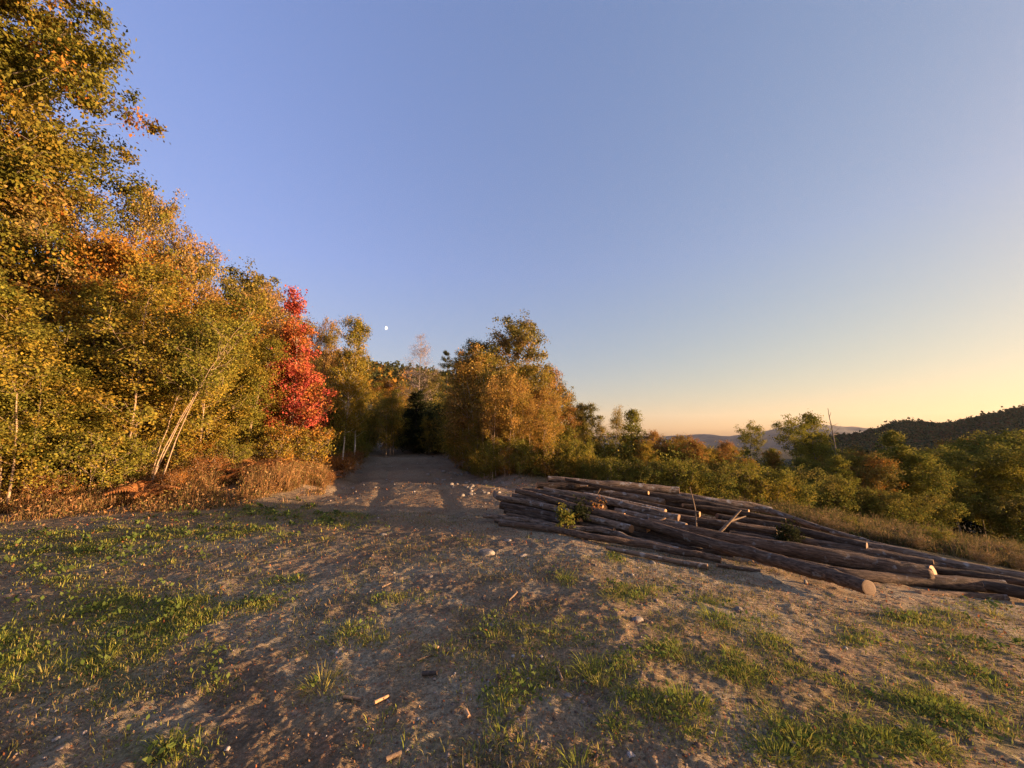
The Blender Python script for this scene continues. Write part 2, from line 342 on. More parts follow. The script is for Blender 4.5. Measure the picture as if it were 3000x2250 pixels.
BACKH = hill('hill.001', [(-2500, 1060), (0, 1080), (600, 1085), (900, 1090), (1050, 1108), (1130, 1112), (1210, 1118), (1300, 1135), (1420, 1170), (1600, 1240)], 190, 70, 330, 0, 6, 421)
def crowns(name, h, n, r0, r1, a0, a1, size, pal, seed, q=16, conifer=0.0, lf=.42):
    rng = np.random.default_rng(seed); b = Bag()
    r = np.sqrt(rng.uniform(r0 ** 2, r1 ** 2, n)); a = rng.uniform(a0, a1, n); z = hz(h, r, a)
    P = np.stack([r * np.sin(a), r * np.cos(a), z], 1); sz = size * rng.uniform(.6, 1.25, n)
    Pq = np.repeat(P, q, 0); s = np.repeat(sz, q); con = np.repeat(rng.uniform(size=n) < conifer, q)
    off = unit(rng.normal(size=(n * q, 3))) * (rng.uniform(.35, 1, n * q) ** .5)[:, None]
    t = rng.uniform(0, 1, n * q)
    hd = off * np.array([.5, .5, .55]) + np.array([0, 0, .6])
    ang = rng.uniform(0, 6.28, n * q); cd = np.stack([np.cos(ang) * (1 - t) * .3, np.sin(ang) * (1 - t) * .3, t * 1.5], 1)
    o = np.where(con[:, None], cd, hd) * s[:, None]
    pal = np.array(pal); c = pal[rng.integers(0, len(pal), n)]; c = np.repeat(c, q, 0) * rng.uniform(.7, 1.25, (n * q, 1))
    c = np.where(con[:, None], np.array([.07, .075, .03]) * rng.uniform(.7, 1.2, (n * q, 1)), c)
    V, F = leaves(rng, Pq + o, lf * s, .1, .9, off)
    ob = link(name, mesh(name, V, F, LEAF, np.repeat(c, 4, 0))); tag(ob, None, None, kind='stuff'); return ob
azr = lambda px: math.atan2(ray(px, 1280)[0], ray(px, 1280)[1])
o = crowns('forest', RIDGE, 30000, 260, 720, azr(2330), azr(4000), 3.8, [(.07, .09, .04), (.09, .09, .04), (.13, .09, .04), (.13, .075, .04), (.06, .085, .04), (.055, .08, .04)], 500, 9, .15)
o['label'] = 'dark autumn forest covering the long ridge on the horizon'
o = crowns('forest', BACKH, 2600, 90, 215, azr(300), azr(1600), 4, [(.22, .17, .035), (.30, .17, .03), (.38, .20, .04), (.16, .14, .035), (.30, .15, .05)], 501, 70, .4, .18)
o['label'] = 'gold and dark conifer forest on the hillside past the end of the road'

# ------------------------------------------------------------------ moon
def build_moon():
    d = unit(ray(1130, 961)); c = d * 9000; r = 9000 * math.tan(R(.245))
    view = Vector(-d); sidew = Vector((0, 0, 1)).cross(view).normalized()
    # lit cap of the globe: terminator a little past half, bright limb to the right and slightly down
    right = -sidew if (-sidew).x > 0 else sidew
    lit = (right * .95 + view * .30 + Vector((0, 0, -.12))).normalized()
    v = []; a = lit.orthogonal().normalized(); bb = lit.cross(a)
    n = 32; rows = 12
    for i in range(rows + 1):
        th = i / rows * math.pi / 2
        for j in range(n):
            ph = j / n * 2 * math.pi
            v.append(r * (lit * math.cos(th) + (a * math.cos(ph) + bb * math.sin(ph)) * math.sin(th)))
    f = [(i * n + j, i * n + (j + 1) % n, (i + 1) * n + (j + 1) % n, (i + 1) * n + j) for i in range(rows) for j in range(n)]
    m, nn, l, p = mat('moon_surface'); p.inputs['Base Color'].default_value = (.5, .5, .5, 1)
    tc = nn.new('ShaderNodeTexCoord'); no = noise_node(nn, l, tc.outputs['Object'], .05, 3); rp = ramp(nn, [(.35, (.55, .57, .62)), (.6, (.95, .94, .92))])
    l.new(no.outputs[0], rp.inputs[0]); l.new(rp.outputs[0], p.inputs['Emission Color']); p.inputs['Emission Strength'].default_value = .40
    o = link('moon', mesh('moon', np.array([list(q) for q in v]), np.array(f), m, smooth=True), loc=Vector(c) + Vector((0, 0, CAMZ)))
    tag(o, 'small white gibbous moon in the blue sky above the road', 'moon')
build_moon()

# ------------------------------------------------------------------ trees
PAL = dict(
 maple=[(0.126, 0.126, 0.0216), (0.168, 0.15, 0.024), (0.102, 0.108, 0.024), (0.228, 0.156, 0.03), (0.204, 0.18, 0.036)],
 mapleo=[(.15, .12, .02), (.34, .17, .03), (.42, .19, .04), (.22, .14, .02), (.40, .13, .03)],
 olive=[(0.207, 0.19, 0.0345), (0.161, 0.161, 0.0287), (0.276, 0.224, 0.0403), (0.23, 0.196, 0.0345), (0.127, 0.138, 0.023)],
 gold=[(.28, .20, .03), (.20, .17, .03), (.38, .25, .04), (.16, .15, .03), (.30, .19, .035)],
 orange=[(.40, .16, .03), (.34, .14, .03), (.28, .15, .03), (.44, .20, .04), (.22, .12, .03)],
 tan=[(0.36, 0.22, 0.08), (0.28, 0.18, 0.06), (0.32, 0.17, 0.06), (0.22, 0.15, 0.05), (0.4, 0.26, 0.1)],
 rust=[(.30, .13, .04), (.24, .13, .04), (.34, .17, .06), (.20, .12, .035), (.26, .10, .04)],
 red=[(.46, .095, .07), (.40, .075, .06), (.50, .12, .07), (.46, .16, .06), (.34, .055, .05)],
 green=[(0.12, 0.136, 0.0288), (0.16, 0.16, 0.032), (0.208, 0.184, 0.0352), (0.096, 0.112, 0.0288), (0.256, 0.192, 0.04)],
 oak=[(0.154, 0.14, 0.035), (0.21, 0.168, 0.042), (0.126, 0.119, 0.0308), (0.266, 0.196, 0.056), (0.182, 0.14, 0.042)],
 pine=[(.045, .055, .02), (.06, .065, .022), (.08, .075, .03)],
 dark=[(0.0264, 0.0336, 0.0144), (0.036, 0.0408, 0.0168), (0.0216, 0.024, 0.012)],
 brown=[(0.34, 0.213, 0.0534), (0.422, 0.234, 0.0601), (0.276, 0.206, 0.0467), (0.47, 0.27, 0.08), (0.243, 0.177, 0.04)],
 straw=[(.20, .14, .07), (.25, .17, .09), (.16, .12, .05), (.22, .13, .06), (.12, .11, .04)],
 mauve=[(.38, .30, .28), (.33, .26, .25), (.42, .31, .27)],
)
SHAPES = {
 'oval': lambda t: np.sqrt(np.maximum(1 - ((t - .42) / .62) ** 2, .02)),
 'slim': lambda t: np.minimum(.55 + 1.2 * t, 1) * np.maximum(1 - t, 0) ** .55 + .12,
 'cone': lambda t: (1 - t) ** .85 + .08,
 'broad': lambda t: np.sqrt(np.maximum(1 - ((t - .5) / .58) ** 2, .03)),
}
def make_tree(kind, seed, H, Rc, cb, stems=1, spread=.3, lean=.06, nb=36, nleaf=14000, ls=.08, pal='olive', up=.7, clump=.28, r0=.09, bark='grey', shape='oval', twigs=6, second=None, sides=7, flat=.75, azf=None, thr=.56):
    rng = np.random.default_rng(seed); T = Bag(); cen = []; nrm = []
    for s in range(stems):
        h = H * (1 if s == 0 else rng.uniform(.7, .98)); az = rng.uniform(0, 6.28)
        b0 = np.array([math.cos(az), math.sin(az), 0]) * (0 if stems == 1 else rng.uniform(.1, spread))
        if azf is not None: az = azf + rng.uniform(-.3, .3)
        top = np.array([math.cos(az), math.sin(az), 0]) * h * lean * rng.uniform(.4, 1.6)
        t = np.linspace(0, 1, 12)[:, None]; wob = np.cumsum(rng.normal(size=(12, 3)) * [1, 1, 0], 0) * .012 * h; wob -= wob[0]
        path = b0 + top * t ** 1.4 + np.array([0, 0, h]) * t + wob * t
        path[0, 2] = -.25
        rad = (r0 / stems ** .4) * ((1 - t[:, 0]) ** .9 * .95 + .05); rad[0] *= 1.35
        V, F = tube(path, rad, sides); T.add(V, F)
        n = max(6, int(nb / stems))
        tt = np.sort(rng.uniform(0, 1, n) ** .9); tt[-1] = 1.0
        for k in range(n):
            u = cb + (1 - cb) * tt[k] * .985; f = u * 11; i = min(int(f), 10); p0 = path[i] + (path[i + 1] - path[i]) * (f - i)
            L = Rc * float(SHAPES[shape](tt[k])) * rng.uniform(.6, 1.18) / (1 if stems == 1 else 1.15); a = k * 2.4 + rng.uniform(-.5, .5)
            el = up * (.5 + .7 * tt[k]) + rng.uniform(-.18, .18)
            d = np.array([math.cos(a) * math.cos(el), math.sin(a) * math.cos(el), math.sin(el)])
            q = np.linspace(0, 1, 6)[:, None]; bend = np.array([0, 0, 1]) * L * .12 * (q ** 2) * (1 if up > .2 else -1)
            bp = p0 + d * L * q + bend + rng.normal(size=(6, 3)) * .03 * L * q
            rb = max(.007, .35 * rad[min(i + 1, 11)]) * (1 - .85 * q[:, 0]); V, F = tube(bp, rb, 4); T.add(V, F)
            m = max(2, int(twigs * (.5 + L / Rc)))
            fr = 1 - rng.uniform(0, .72, m) ** 1.15; fr[0] = 1
            for w in fr:
                g = w * 5; gi = min(int(g), 4); pb = bp[gi] + (bp[gi + 1] - bp[gi]) * (g - gi)
                e = pb + unit(rng.normal(size=3) + d * .9 + np.array([0, 0, .35])) * rng.uniform(.25, 1) * min(.30 * L + .12, .9)
                cen.append(e); nrm.append(unit(e - np.array([p0[0], p0[1], p0[2] - .2 * L])))
                V, F = tube(np.stack([pb, (pb + e) / 2 + [0, 0, .02], e]), [max(.004, .4 * rb[gi]), .0045, .003], 3); T.add(V, F)
    cen = np.array(cen); nrm = np.array(nrm); nc = len(cen)
    wgt = rng.uniform(.35, 1.5, nc); wgt /= wgt.sum(); idx = rng.choice(nc, nleaf, p=wgt)
    sig = clump * rng.uniform(.6, 1.3, nc)
    g = rng.normal(size=(nleaf, 3)) * np.array([1, 1, flat]) * (sig[idx] * .50)[:, None]
    P = cen[idx] + g
    pa = np.array(PAL[pal]); pb = np.array(PAL[second]) if second else pa
    fld = fbm(cen[:, 0] * .7 + cen[:, 1] * .5, cen[:, 2] * .8, seed, 3)
    use2 = fld > thr
    ci = np.where(use2[:, None], pb[rng.integers(0, len(pb), nc)], pa[rng.integers(0, len(pa), nc)])
    lc = pa[rng.integers(0, len(pa), nleaf)]
    mixl = rng.uniform(.0, .75, nleaf)[:, None]
    c = nmix(ci[idx], lc, mixl) * rng.uniform(.7, 1.3, nleaf)[:, None]
    V, F = leaves(rng, P, ls, .5, .7, nrm[idx] * 1.0 + [0, 0, .3])
    tv, tf, _ = T.arr(); H = float(np.percentile(P[:, 2], 99.7))
    return (mesh(kind + '_trunk', tv, tf, BARK[bark], smooth=True), mesh(kind + '_crown', V, F, LEAF, np.repeat(c, 4, 0)), H)
def make_pine(kind, seed, H, Rc, cb, tiers, pal, bark, nper, nleaf, ls, gapy=1.0):
    rng = np.random.default_rng(seed); T = Bag(); t = np.linspace(0, 1, 10)[:, None]
    path = np.array([0, 0, H]) * t + np.cumsum(rng.normal(size=(10, 3)) * [1, 1, 0], 0) * .006 * H * t; path[0, 2] = -.3
    V, F = tube(path, .10 * (1 - t[:, 0]) + .012, 7); T.add(V, F); P = []; 
    zs = np.linspace(cb * H, H * .98, tiers); per = nleaf // (tiers * nper)
    for z in zs:
        L0 = Rc * (1 - (z - cb * H) / (H * (1 - cb))) ** .8 + .25
        for k in range(nper):
            if rng.uniform() < .12: continue
            a = rng.uniform(0, 6.28); L = L0 * rng.uniform(.55, 1.15); q = np.linspace(0, 1, 5)[:, None]
            el = rng.uniform(-.05, .3); d = np.array([math.cos(a) * math.cos(el), math.sin(a) * math.cos(el), math.sin(el)])
            bp = np.array([0, 0, z + rng.uniform(-.15, .15)]) + d * L * q + np.array([0, 0, .10 * L]) * q ** 2
            V, F = tube(bp, .022 * (1 - .8 * q[:, 0]), 3); T.add(V, F)
            w = rng.uniform(.25, 1, per); s = np.cross(d, [0, 0, 1]); g = rng.normal(size=(per, 3))
            P.append(bp[0] + d * (L * w)[:, None] + np.array([0, 0, .1 * L]) * (w ** 2)[:, None] + s * (g[:, :1] * .20 * L * (.4 + .6 * w[:, None])) + np.array([0, 0, .07]) * g[:, 1:2])
    P = np.concatenate(P); pa = np.array(PAL[pal]); c = pa[rng.integers(0, len(pa), len(P))] * rng.uniform(.7, 1.3, (len(P), 1))
    V, F = leaves(rng, P, ls, -.2, .22); tv, tf, _ = T.arr()
    return (mesh(kind + '_trunk', tv, tf, BARK[bark], smooth=True), mesh(kind + '_crown', V, F, LEAF, np.repeat(c, 4, 0)), H)

PROTO = {
 'big_maple': make_tree('maple', 1, 15, 5.4, .10, nb=190, nleaf=230000, ls=.13, pal='maple', second='mapleo', clump=.52, thr=.62, r0=.28, twigs=8, shape='broad', up=.55),
 'olive_a': make_tree('tree', 2, 11, 2.9, .16, nb=70, nleaf=30000, ls=.12, pal='olive', second='tan', clump=.45, r0=.15, twigs=7),
 'tan_a': make_tree('tree', 3, 9, 2.3, .18, nb=60, nleaf=19190, ls=0.115, pal='tan', second='olive', clump=.40, r0=.12, twigs=7),
 'oak_a': make_tree('oak', 4, 9, 2.2, .22, nb=54, nleaf=17744, ls=0.143, pal='oak', second='olive', clump=.40, r0=.15, twigs=6, bark='dark', up=.5),
 'oak_b': make_tree('oak', 5, 9, 2.3, .25, nb=48, nleaf=17086, ls=0.143, pal='oak', second='tan', clump=.38, r0=.14, twigs=6, bark='dark', up=.5),
 'orange_a': make_tree('maple', 6, 8, 2.2, .12, nb=56, nleaf=17591, ls=0.115, pal='orange', second='gold', clump=.38, r0=.10, twigs=7),
 'red': make_tree('red_maple', 7, 7, 1.7, .13, stems=3, spread=.2, lean=.035, nb=110, nleaf=24348, ls=0.0862, pal='red', second='orange', clump=.26, r0=.05, bark='tan', shape='cone', up=1.0, twigs=6),
 'birch_a': make_tree('birch', 8, 7.5, 1.15, .22, nb=70, nleaf=21000, ls=.08, pal='gold', second='olive', clump=.25, r0=.075, bark='birch', shape='slim', up=.8, twigs=6, lean=.10),
 'birch_b': make_tree('birch', 9, 7, 1.5, .16, stems=4, spread=.6, lean=.14, nb=90, nleaf=22000, ls=.07, pal='gold', second='olive', clump=.30, r0=.07, bark='birch', shape='slim', up=.9, twigs=6),
 'birch_c': make_tree('birch', 10, 7, 1.5, .25, stems=6, spread=1.2, lean=.08, nb=120, nleaf=17744, ls=0.104, pal='brown', second='olive', clump=.36, r0=.065, bark='birch', shape='slim', up=.9, twigs=5),
 'birch_d': make_tree('birch', 11, 6, 1.5, .10, stems=5, spread=.8, lean=.12, nb=100, nleaf=17086, ls=0.0845, pal='olive', second='gold', clump=.30, r0=.055, bark='tan', shape='slim', up=.9, twigs=6),
 'birch_e': make_tree('birch', 31, 6, 1.6, .08, stems=6, spread=.8, lean=.13, nb=100, nleaf=18401, ls=0.091, pal='gold', second='green', clump=.32, r0=.05, bark='tan', shape='slim', up=.9, twigs=6),
 'birch_tall': make_tree('birch', 51, 8, 1.35, .22, nb=90, nleaf=20790, ls=0.092, pal='gold', second='olive', clump=.27, r0=.06, bark='birch', shape='oval', up=.75, twigs=6, lean=.10),
 'birch_stem': make_tree('birch', 52, 7, 1.2, .30, stems=7, spread=2.2, lean=.10, nb=110, nleaf=13143, ls=0.0975, pal='brown', second='gold', clump=.30, r0=.05, bark='tan', shape='slim', up=.9, twigs=6),
 'green_e': make_tree('tree', 53, 7, 2.0, .20, nb=58, nleaf=13143, ls=0.124, pal='green', second='olive', clump=.34, r0=.06, twigs=6, shape='broad', up=.4),
 'birch_lean': make_tree('birch', 41, 5.6, 1.3, .48, stems=4, spread=.45, lean=.34, nb=64, nleaf=12000, ls=.07, pal='olive', second='gold', clump=.30, r0=.034, bark='tan', shape='slim', up=.8, twigs=6, azf=0.0),
 'birch_n': make_tree('birch', 61, 6, 1.6, .06, stems=6, spread=.9, lean=.13, nb=120, nleaf=52000, ls=.066, pal='olive', second='gold', clump=.30, r0=.045, bark='tan', shape='slim', up=.9, twigs=7),
 'birch_m': make_tree('birch', 62, 6, 1.6, .06, stems=5, spread=.8, lean=.12, nb=120, nleaf=50000, ls=.062, pal='gold', second='olive', clump=.30, r0=.045, bark='tan', shape='slim', up=.9, twigs=7),
 'rust_a': make_tree('tree', 12, 7, 1.9, .15, stems=2, spread=.4, nb=70, nleaf=17086, ls=0.111, pal='brown', second='rust', clump=.36, r0=.08, twigs=6, bark='tan'),
 'green_a': make_tree('tree', 13, 6, 1.7, .10, nb=50, nleaf=11172, ls=0.124, pal='green', second='olive', clump=.34, r0=.07, twigs=6),
 'green_b': make_tree('tree', 14, 6, 1.9, .08, stems=2, spread=.3, nb=56, nleaf=11829, ls=0.117, pal='green', second='rust', clump=.34, r0=.07, twigs=6, shape='broad'),
 'green_c': make_tree('tree', 15, 6.5, 1.5, .12, nb=46, nleaf=9857, ls=0.117, pal='olive', second='green', clump=.32, r0=.07, twigs=6, shape='slim'),
 'green_d': make_tree('tree', 16, 6, 1.7, .06, nb=54, nleaf=11172, ls=0.117, pal='oak', second='orange', clump=.34, r0=.07, twigs=6),
 'tall_thin': make_tree('tree', 17, 9, 1.35, .55, nb=26, nleaf=4928, ls=0.13, pal='olive', second='green', clump=.34, r0=.09, twigs=6, up=.35, bark='dark', lean=.03),
 'pale': make_tree('pale_tree', 18, 9.5, 2.0, .35, nb=90, nleaf=6500, ls=.055, pal='mauve', clump=.24, r0=.09, twigs=8, up=.5, shape='cone', bark='grey', lean=.02),
 'pine': make_pine('pine', 19, 9, 1.5, .35, 9, 'pine', 'dark', 7, 14000, .12),
 'spruce': make_pine('spruce', 20, 6, 1.7, .04, 22, 'dark', 'dark', 9, 30000, .12),
 'bush_gold': make_tree('bush', 21, 1.8, 1.0, .05, stems=7, spread=.5, lean=.25, nb=70, nleaf=5914, ls=0.078, pal='gold', second='orange', clump=.20, r0=.03, bark='tan', twigs=5),
 'bush_olive': make_tree('bush', 22, 2.2, 1.2, .05, stems=7, spread=.6, lean=.22, nb=80, nleaf=7886, ls=0.0845, pal='olive', second='gold', clump=.22, r0=.03, bark='tan', twigs=5),
 'bush_rust': make_tree('bush', 23, 1.2, .8, .05, stems=8, spread=.5, lean=.3, nb=70, nleaf=7000, ls=.05, pal='rust', second='orange', clump=.18, r0=.02, bark='tan', twigs=5),
 'bush_mid': make_tree('bush', 26, 2.6, 1.4, .05, stems=6, spread=.6, lean=.2, nb=80, nleaf=7886, ls=0.0975, pal='olive', second='gold', clump=.26, r0=.03, bark='tan', twigs=5),
 'gold_a': make_tree('tree', 54, 6, 1.7, .08, nb=56, nleaf=12486, ls=0.111, pal='gold', second='rust', clump=.32, r0=.06, twigs=6),
 'bush_straw': make_tree('bush', 25, 1.2, .9, .05, stems=9, spread=.6, lean=.28, nb=80, nleaf=8000, ls=.045, pal='straw', second='brown', clump=.20, r0=.016, bark='tan', twigs=5),
 'bush_dark': make_tree('bush', 24, 2.6, 1.4, .05, stems=6, spread=.6, lean=.2, nb=70, nleaf=6571, ls=0.104, pal='green', second='oak', clump=.28, r0=.03, bark='dark', twigs=5),
}
USED = {}
prng = np.random.default_rng(77)
def plant(proto, px, dep, top, name, label, cat='tree', group=None, rot=None, wide=1.0, sink=0.0):
    tm, cm, H = PROTO[proto]
    d = ray(px, 1400); t = dep / d[1]; x, y = d[0] * t, dep
    z = float(height(x, y)) - sink
    if isinstance(top, str): Hn = float(top)
    else:
        v = (top - 1125) / FPX; c, s = math.cos(PITCH), math.sin(PITCH)
        Hn = CAMZ + dep * (s - v * c) / (c + v * s) - z
    k = Hn / H
    if proto in USED:
        root = USED[proto].copy(); COL.objects.link(root); root.name = name
        for ch in USED[proto].children:
            q = ch.copy(); COL.objects.link(q); q.parent = root
        for key in list(root.keys()): del root[key]
    else:
        root = bpy.data.objects.new(name, None); COL.objects.link(root); USED[proto] = root
        link('trunk', tm, root); link('crown', cm, root)
    root.location = (x, y, z); root.rotation_euler = (0, 0, prng.uniform(0, 6.28) if rot is None else rot)
    root.scale = (k * wide, k * wide, k)
    tag(root, label, cat, group); return root

# left of the road
plant('big_maple', -430, 11.2, '17.8', 'maple_tree', 'tallest tree, a broad olive green maple filling the top left corner', rot=.4, wide=.92)
plant('olive_a', 350, 14.5, 575, 'maple_tree', 'olive and bronze tree peeking out just right of the tall corner maple', wide=.64)
plant('olive_a', 60, 12.5, 540, 'maple_tree', 'green gold tree under the corner maple at the photo edge')
plant('tan_a', 480, 15.5, 690, 'bronze_tree', 'bronze leaved tree stepping down right of the olive one', wide=.72)
plant('oak_b', 615, 20, 785, 'oak_tree', 'oak with a flat topped open crown reaching over the bronze trees', wide=.85)
plant('tan_a', 735, 19, 835, 'bronze_tree', 'tan tree with pointed top between the oak and the red maple', wide=.75)
plant('orange_a', 610, 16.5, 880, 'maple_tree', 'bright orange maple tucked below the open topped oak')
plant('tan_a', 810, 21, 900, 'bronze_tree', 'pale tan tree directly behind the left edge of the red maple', wide=.8)
plant('red', 852, 14.8, 876, 'red_maple', 'slender scarlet red maple on the bank, the only red tree', rot=1.0, wide=1.05)
plant('tan_a', 925, 19, 935, 'bronze_tree', 'pinkish tan tree rising behind the right side of the red maple', wide=.5)
plant('birch_tall', 1000, 17.5, 925, 'birch_tree', 'tall gold birch with white trunk just right of the red maple', rot=2.2, wide=.75)
plant('birch_a', 1036, 22, 1040, 'birch_tree', 'thin green birch leaning over the left edge of the road', rot=.3, wide=.9)
plant('birch_n', 130, 10.0, 880, 'birch_tree', 'bushy green gold birch low at the left photo edge', wide=1.3)
plant('birch_m', 330, 11.2, 800, 'birch_tree', 'olive birch clump below the tall corner maple', wide=1.25)
plant('birch_lean', 445, 10.6, 880, 'birch_tree', 'birch clump whose pale bare stems lean right above the dry grass', rot=0.05)
plant('birch_m', 560, 12.5, 905, 'birch_tree', 'dense olive birch thicket halfway between corner maple and red maple', wide=1.2)
plant('birch_n', 655, 13.5, 1000, 'birch_tree', 'gold flecked birch thicket left of the red maple', wide=1.1)
plant('birch_d', 742, 14.5, 1050, 'birch_tree', 'low olive birch touching the left side of the red maple', wide=.9)
plant('orange_a', 230, 12.2, 690, 'maple_tree', 'orange maple showing through the green at the left edge', wide=.9)
plant('orange_a', 400, 13.5, 800, 'maple_tree', 'rust orange maple behind the leaning pale birch stems', wide=.9)
plant('birch_n', 20, 9.6, 1000, 'birch_tree', 'green leafy sapling clump at the extreme left edge', wide=1.2)
plant('birch_m', -180, 9.4, 850, 'birch_tree', 'olive sapling clump just outside the left photo edge', wide=1.3)
plant('birch_d', 940, 17, 1130, 'birch_tree', 'small yellow green sapling under the gold birch by the red maple')
for i, (px, dep, top, pr, lab) in enumerate([
 (90, 9.8, 1330, 'bush_gold', 'orange gold bush low at the left photo edge'),
 (270, 10.0, 1250, 'bush_olive', 'green rounded bush left of the leaning birch stems'),
 (370, 10.6, 1270, 'bush_olive', 'yellow green bush touching the leaning birch stems'),
 (560, 11.5, 1290, 'bush_gold', 'gold bush just right of the leaning birch stems'),
 (680, 12.2, 1290, 'bush_olive', 'olive bush midway along the bank below the birch thickets'),
 (800, 13.2, 1250, 'bush_gold', 'golden bush at the foot of the red maple'),
 (885, 13.8, 1250, 'bush_gold', 'gold bush on the bank under the red maple'),
 (600, 11.2, 1330, 'bush_rust', 'bright orange bush on the bank near the leaning stems'),
 (740, 12.4, 1350, 'bush_rust', 'orange brown bush in the dry grass midway along the bank'),
 (960, 15.5, 1330, 'bush_rust', 'brown bush at the bank end beside the gold birch'),
 (170, 9.6, 1380, 'bush_rust', 'brown bush in the dry grass at far left'),
 (500, 10.4, 1375, 'bush_rust', 'low rust bush on the bank under the leaning stems'),
 (640, 11.4, 1370, 'bush_gold', 'low gold and orange bush in the middle of the bank'),
 (700, 11.6, 1385, 'bush_rust', 'low rust bush left of the bracken on the bank'),
 (830, 12.4, 1375, 'bush_rust', 'low orange brown bush on the bank below the red maple'),
 (905, 12.8, 1385, 'bush_gold', 'low gold bush close to the end of the bank'),
 (960, 13.4, 1380, 'bush_rust', 'low rust bush at the very end of the bank by the road'),
 (1000, 15.8, 1335, 'bush_rust', 'brown bush at the left edge of the road where it narrows'),
 (1032, 18.5, 1315, 'bush_rust', 'small rust bush further up the left edge of the road'),
 (1058, 23, 1295, 'bush_olive', 'olive bush at the far left edge of the road'),
 (1292, 27, 1235, 'bush_mid', 'dark olive bush at the far right edge of the road'),
 (1325, 23.5, 1262, 'bush_mid', 'gold green bush on the right edge of the road before the bend'),
]): plant(pr, px, dep, top, 'bush', lab, 'bush')

# end of the road
plant('birch_e', 1075, 29, 1120, 'birch_tree', 'olive tree overhanging the left side at the road end')
plant('orange_a', 1120, 34, 1110, 'maple_tree', 'golden orange tree behind the road bend')
plant('green_d', 1165, 38, 1120, 'maple_tree', 'dark gold tree at the middle of the road end')
plant('pale', 1215, 33, 972, 'pale_tree', 'nearly bare pale mauve tree standing above the dark spruce', rot=.5)
plant('oak_a', 1250, 35, 1085, 'oak_tree', 'green oak between the pale tree and the small pine')
plant('pine', 1300, 32, 1030, 'pine_tree', 'small pine with tiered top poking above the trees', rot=1.2)
plant('spruce', 1215, 29, 1150, 'spruce_tree', 'dark spruce at the road bend, the darkest tree', wide=1.7)
plant('spruce', 1285, 28, 1190, 'spruce_tree', 'dark spruce right of the road bend behind gold leaves', wide=1.5)
plant('spruce', 1150, 36, 1200, 'spruce_tree', 'dark spruce in the shade closing off the road', wide=1.7)
plant('birch_e', 1340, 24, 1130, 'birch_tree', 'olive gold tree right of the road under the small pine')
# the stand right of the road
plant('oak_a', 1398, 25, 1000, 'oak_tree', 'narrow oak on the left shoulder of the tall oak', wide=.8)
plant('oak_b', 1480, 24, 930, 'oak_tree', 'tallest oak right of the road with twin topped crown', wide=1.0, rot=2.0)
plant('birch_c', 1440, 18, 1010, 'birch_tree', 'brown birch clump with white stems in front of the tall oak', wide=1.2)
plant('birch_c', 1400, 19, 1040, 'birch_tree', 'brown birch clump nearest the road edge under the narrow oak', rot=3.9, wide=1.2)
plant('birch_c', 1490, 17, 1085, 'birch_tree', 'shorter brown birch clump centred under the tall oak', rot=5.1, wide=1.3)
plant('rust_a', 1570, 17.5, 1130, 'bronze_tree', 'rusty tree low in the middle right of the birch stand', wide=1.2)
plant('birch_c', 1535, 18.5, 1050, 'birch_tree', 'brown birch clump right of the tall oak with thin pale stems', rot=1.7, wide=1.1)
plant('rust_a', 1600, 20, 1075, 'bronze_tree', 'rusty tan tree at the right shoulder of the birch stand', wide=.9)
plant('oak_b', 1640, 23, 1120, 'oak_tree', 'open crowned oak at the right end of the birch stand', rot=3.3, wide=.9)
plant('rust_a', 1680, 21, 1190, 'bronze_tree', 'low rusty tree sloping down behind the left end of the logs')
plant('birch_e', 1350, 20, 1150, 'birch_tree', 'gold birch thicket on the right edge of the road')
plant('birch_e', 1410, 16.5, 1210, 'birch_tree', 'low gold birch thicket before the white stemmed birches')
plant('birch_d', 1520, 16, 1230, 'birch_tree', 'olive sapling thicket right behind the rocky spoil heap')
plant('birch_e', 1610, 16.5, 1220, 'birch_tree', 'gold sapling thicket behind the left end of the log pile')
plant('green_c', 1330, 22, 1200, 'tree', 'dark green young tree beside the road bend')
for px, dep, top, lab in ((1440, 15.6, 1075, 'white stemmed birch clump in front, leftmost of the bare stemmed ones'), (1510, 15.2, 1110, 'white stemmed birch clump in front, middle of the bare stemmed ones'), (1575, 15.6, 1150, 'white stemmed birch clump in front, rightmost of the bare stemmed ones')):
    plant('birch_stem', px, dep, top, 'birch_tree', lab)
for px, dep, top, lab in ((1140, 27, 1140, 'gold tree overhanging the road bend from the left'), (1185, 41, 1120, 'dull gold tree filling the gap behind the bend'), (1260, 27, 1215, 'low gold tree at the right side of the road bend')):
    plant('birch_e', px, dep, top, 'birch_tree', lab)
for i, (px, dep, top) in enumerate([(1365, 18.2, 1260), (1400, 16.4, 1290), (1440, 15.2, 1285), (1480, 14.6, 1310), (1525, 14.4, 1285), (1565, 14.2, 1305), (1605, 14.2, 1290), (1650, 14.2, 1300), (1690, 14.3, 1290), (1420, 17.5, 1250), (1550, 16.8, 1240), (1630, 17, 1240)]):
    plant('bush_gold' if i % 3 == 0 else 'bush_mid', px, dep, top, 'bush', 'gold and olive bush at the foot of the birch stand right of the road', 'bush', 'bushes at the foot of the birch stand', wide=.9)
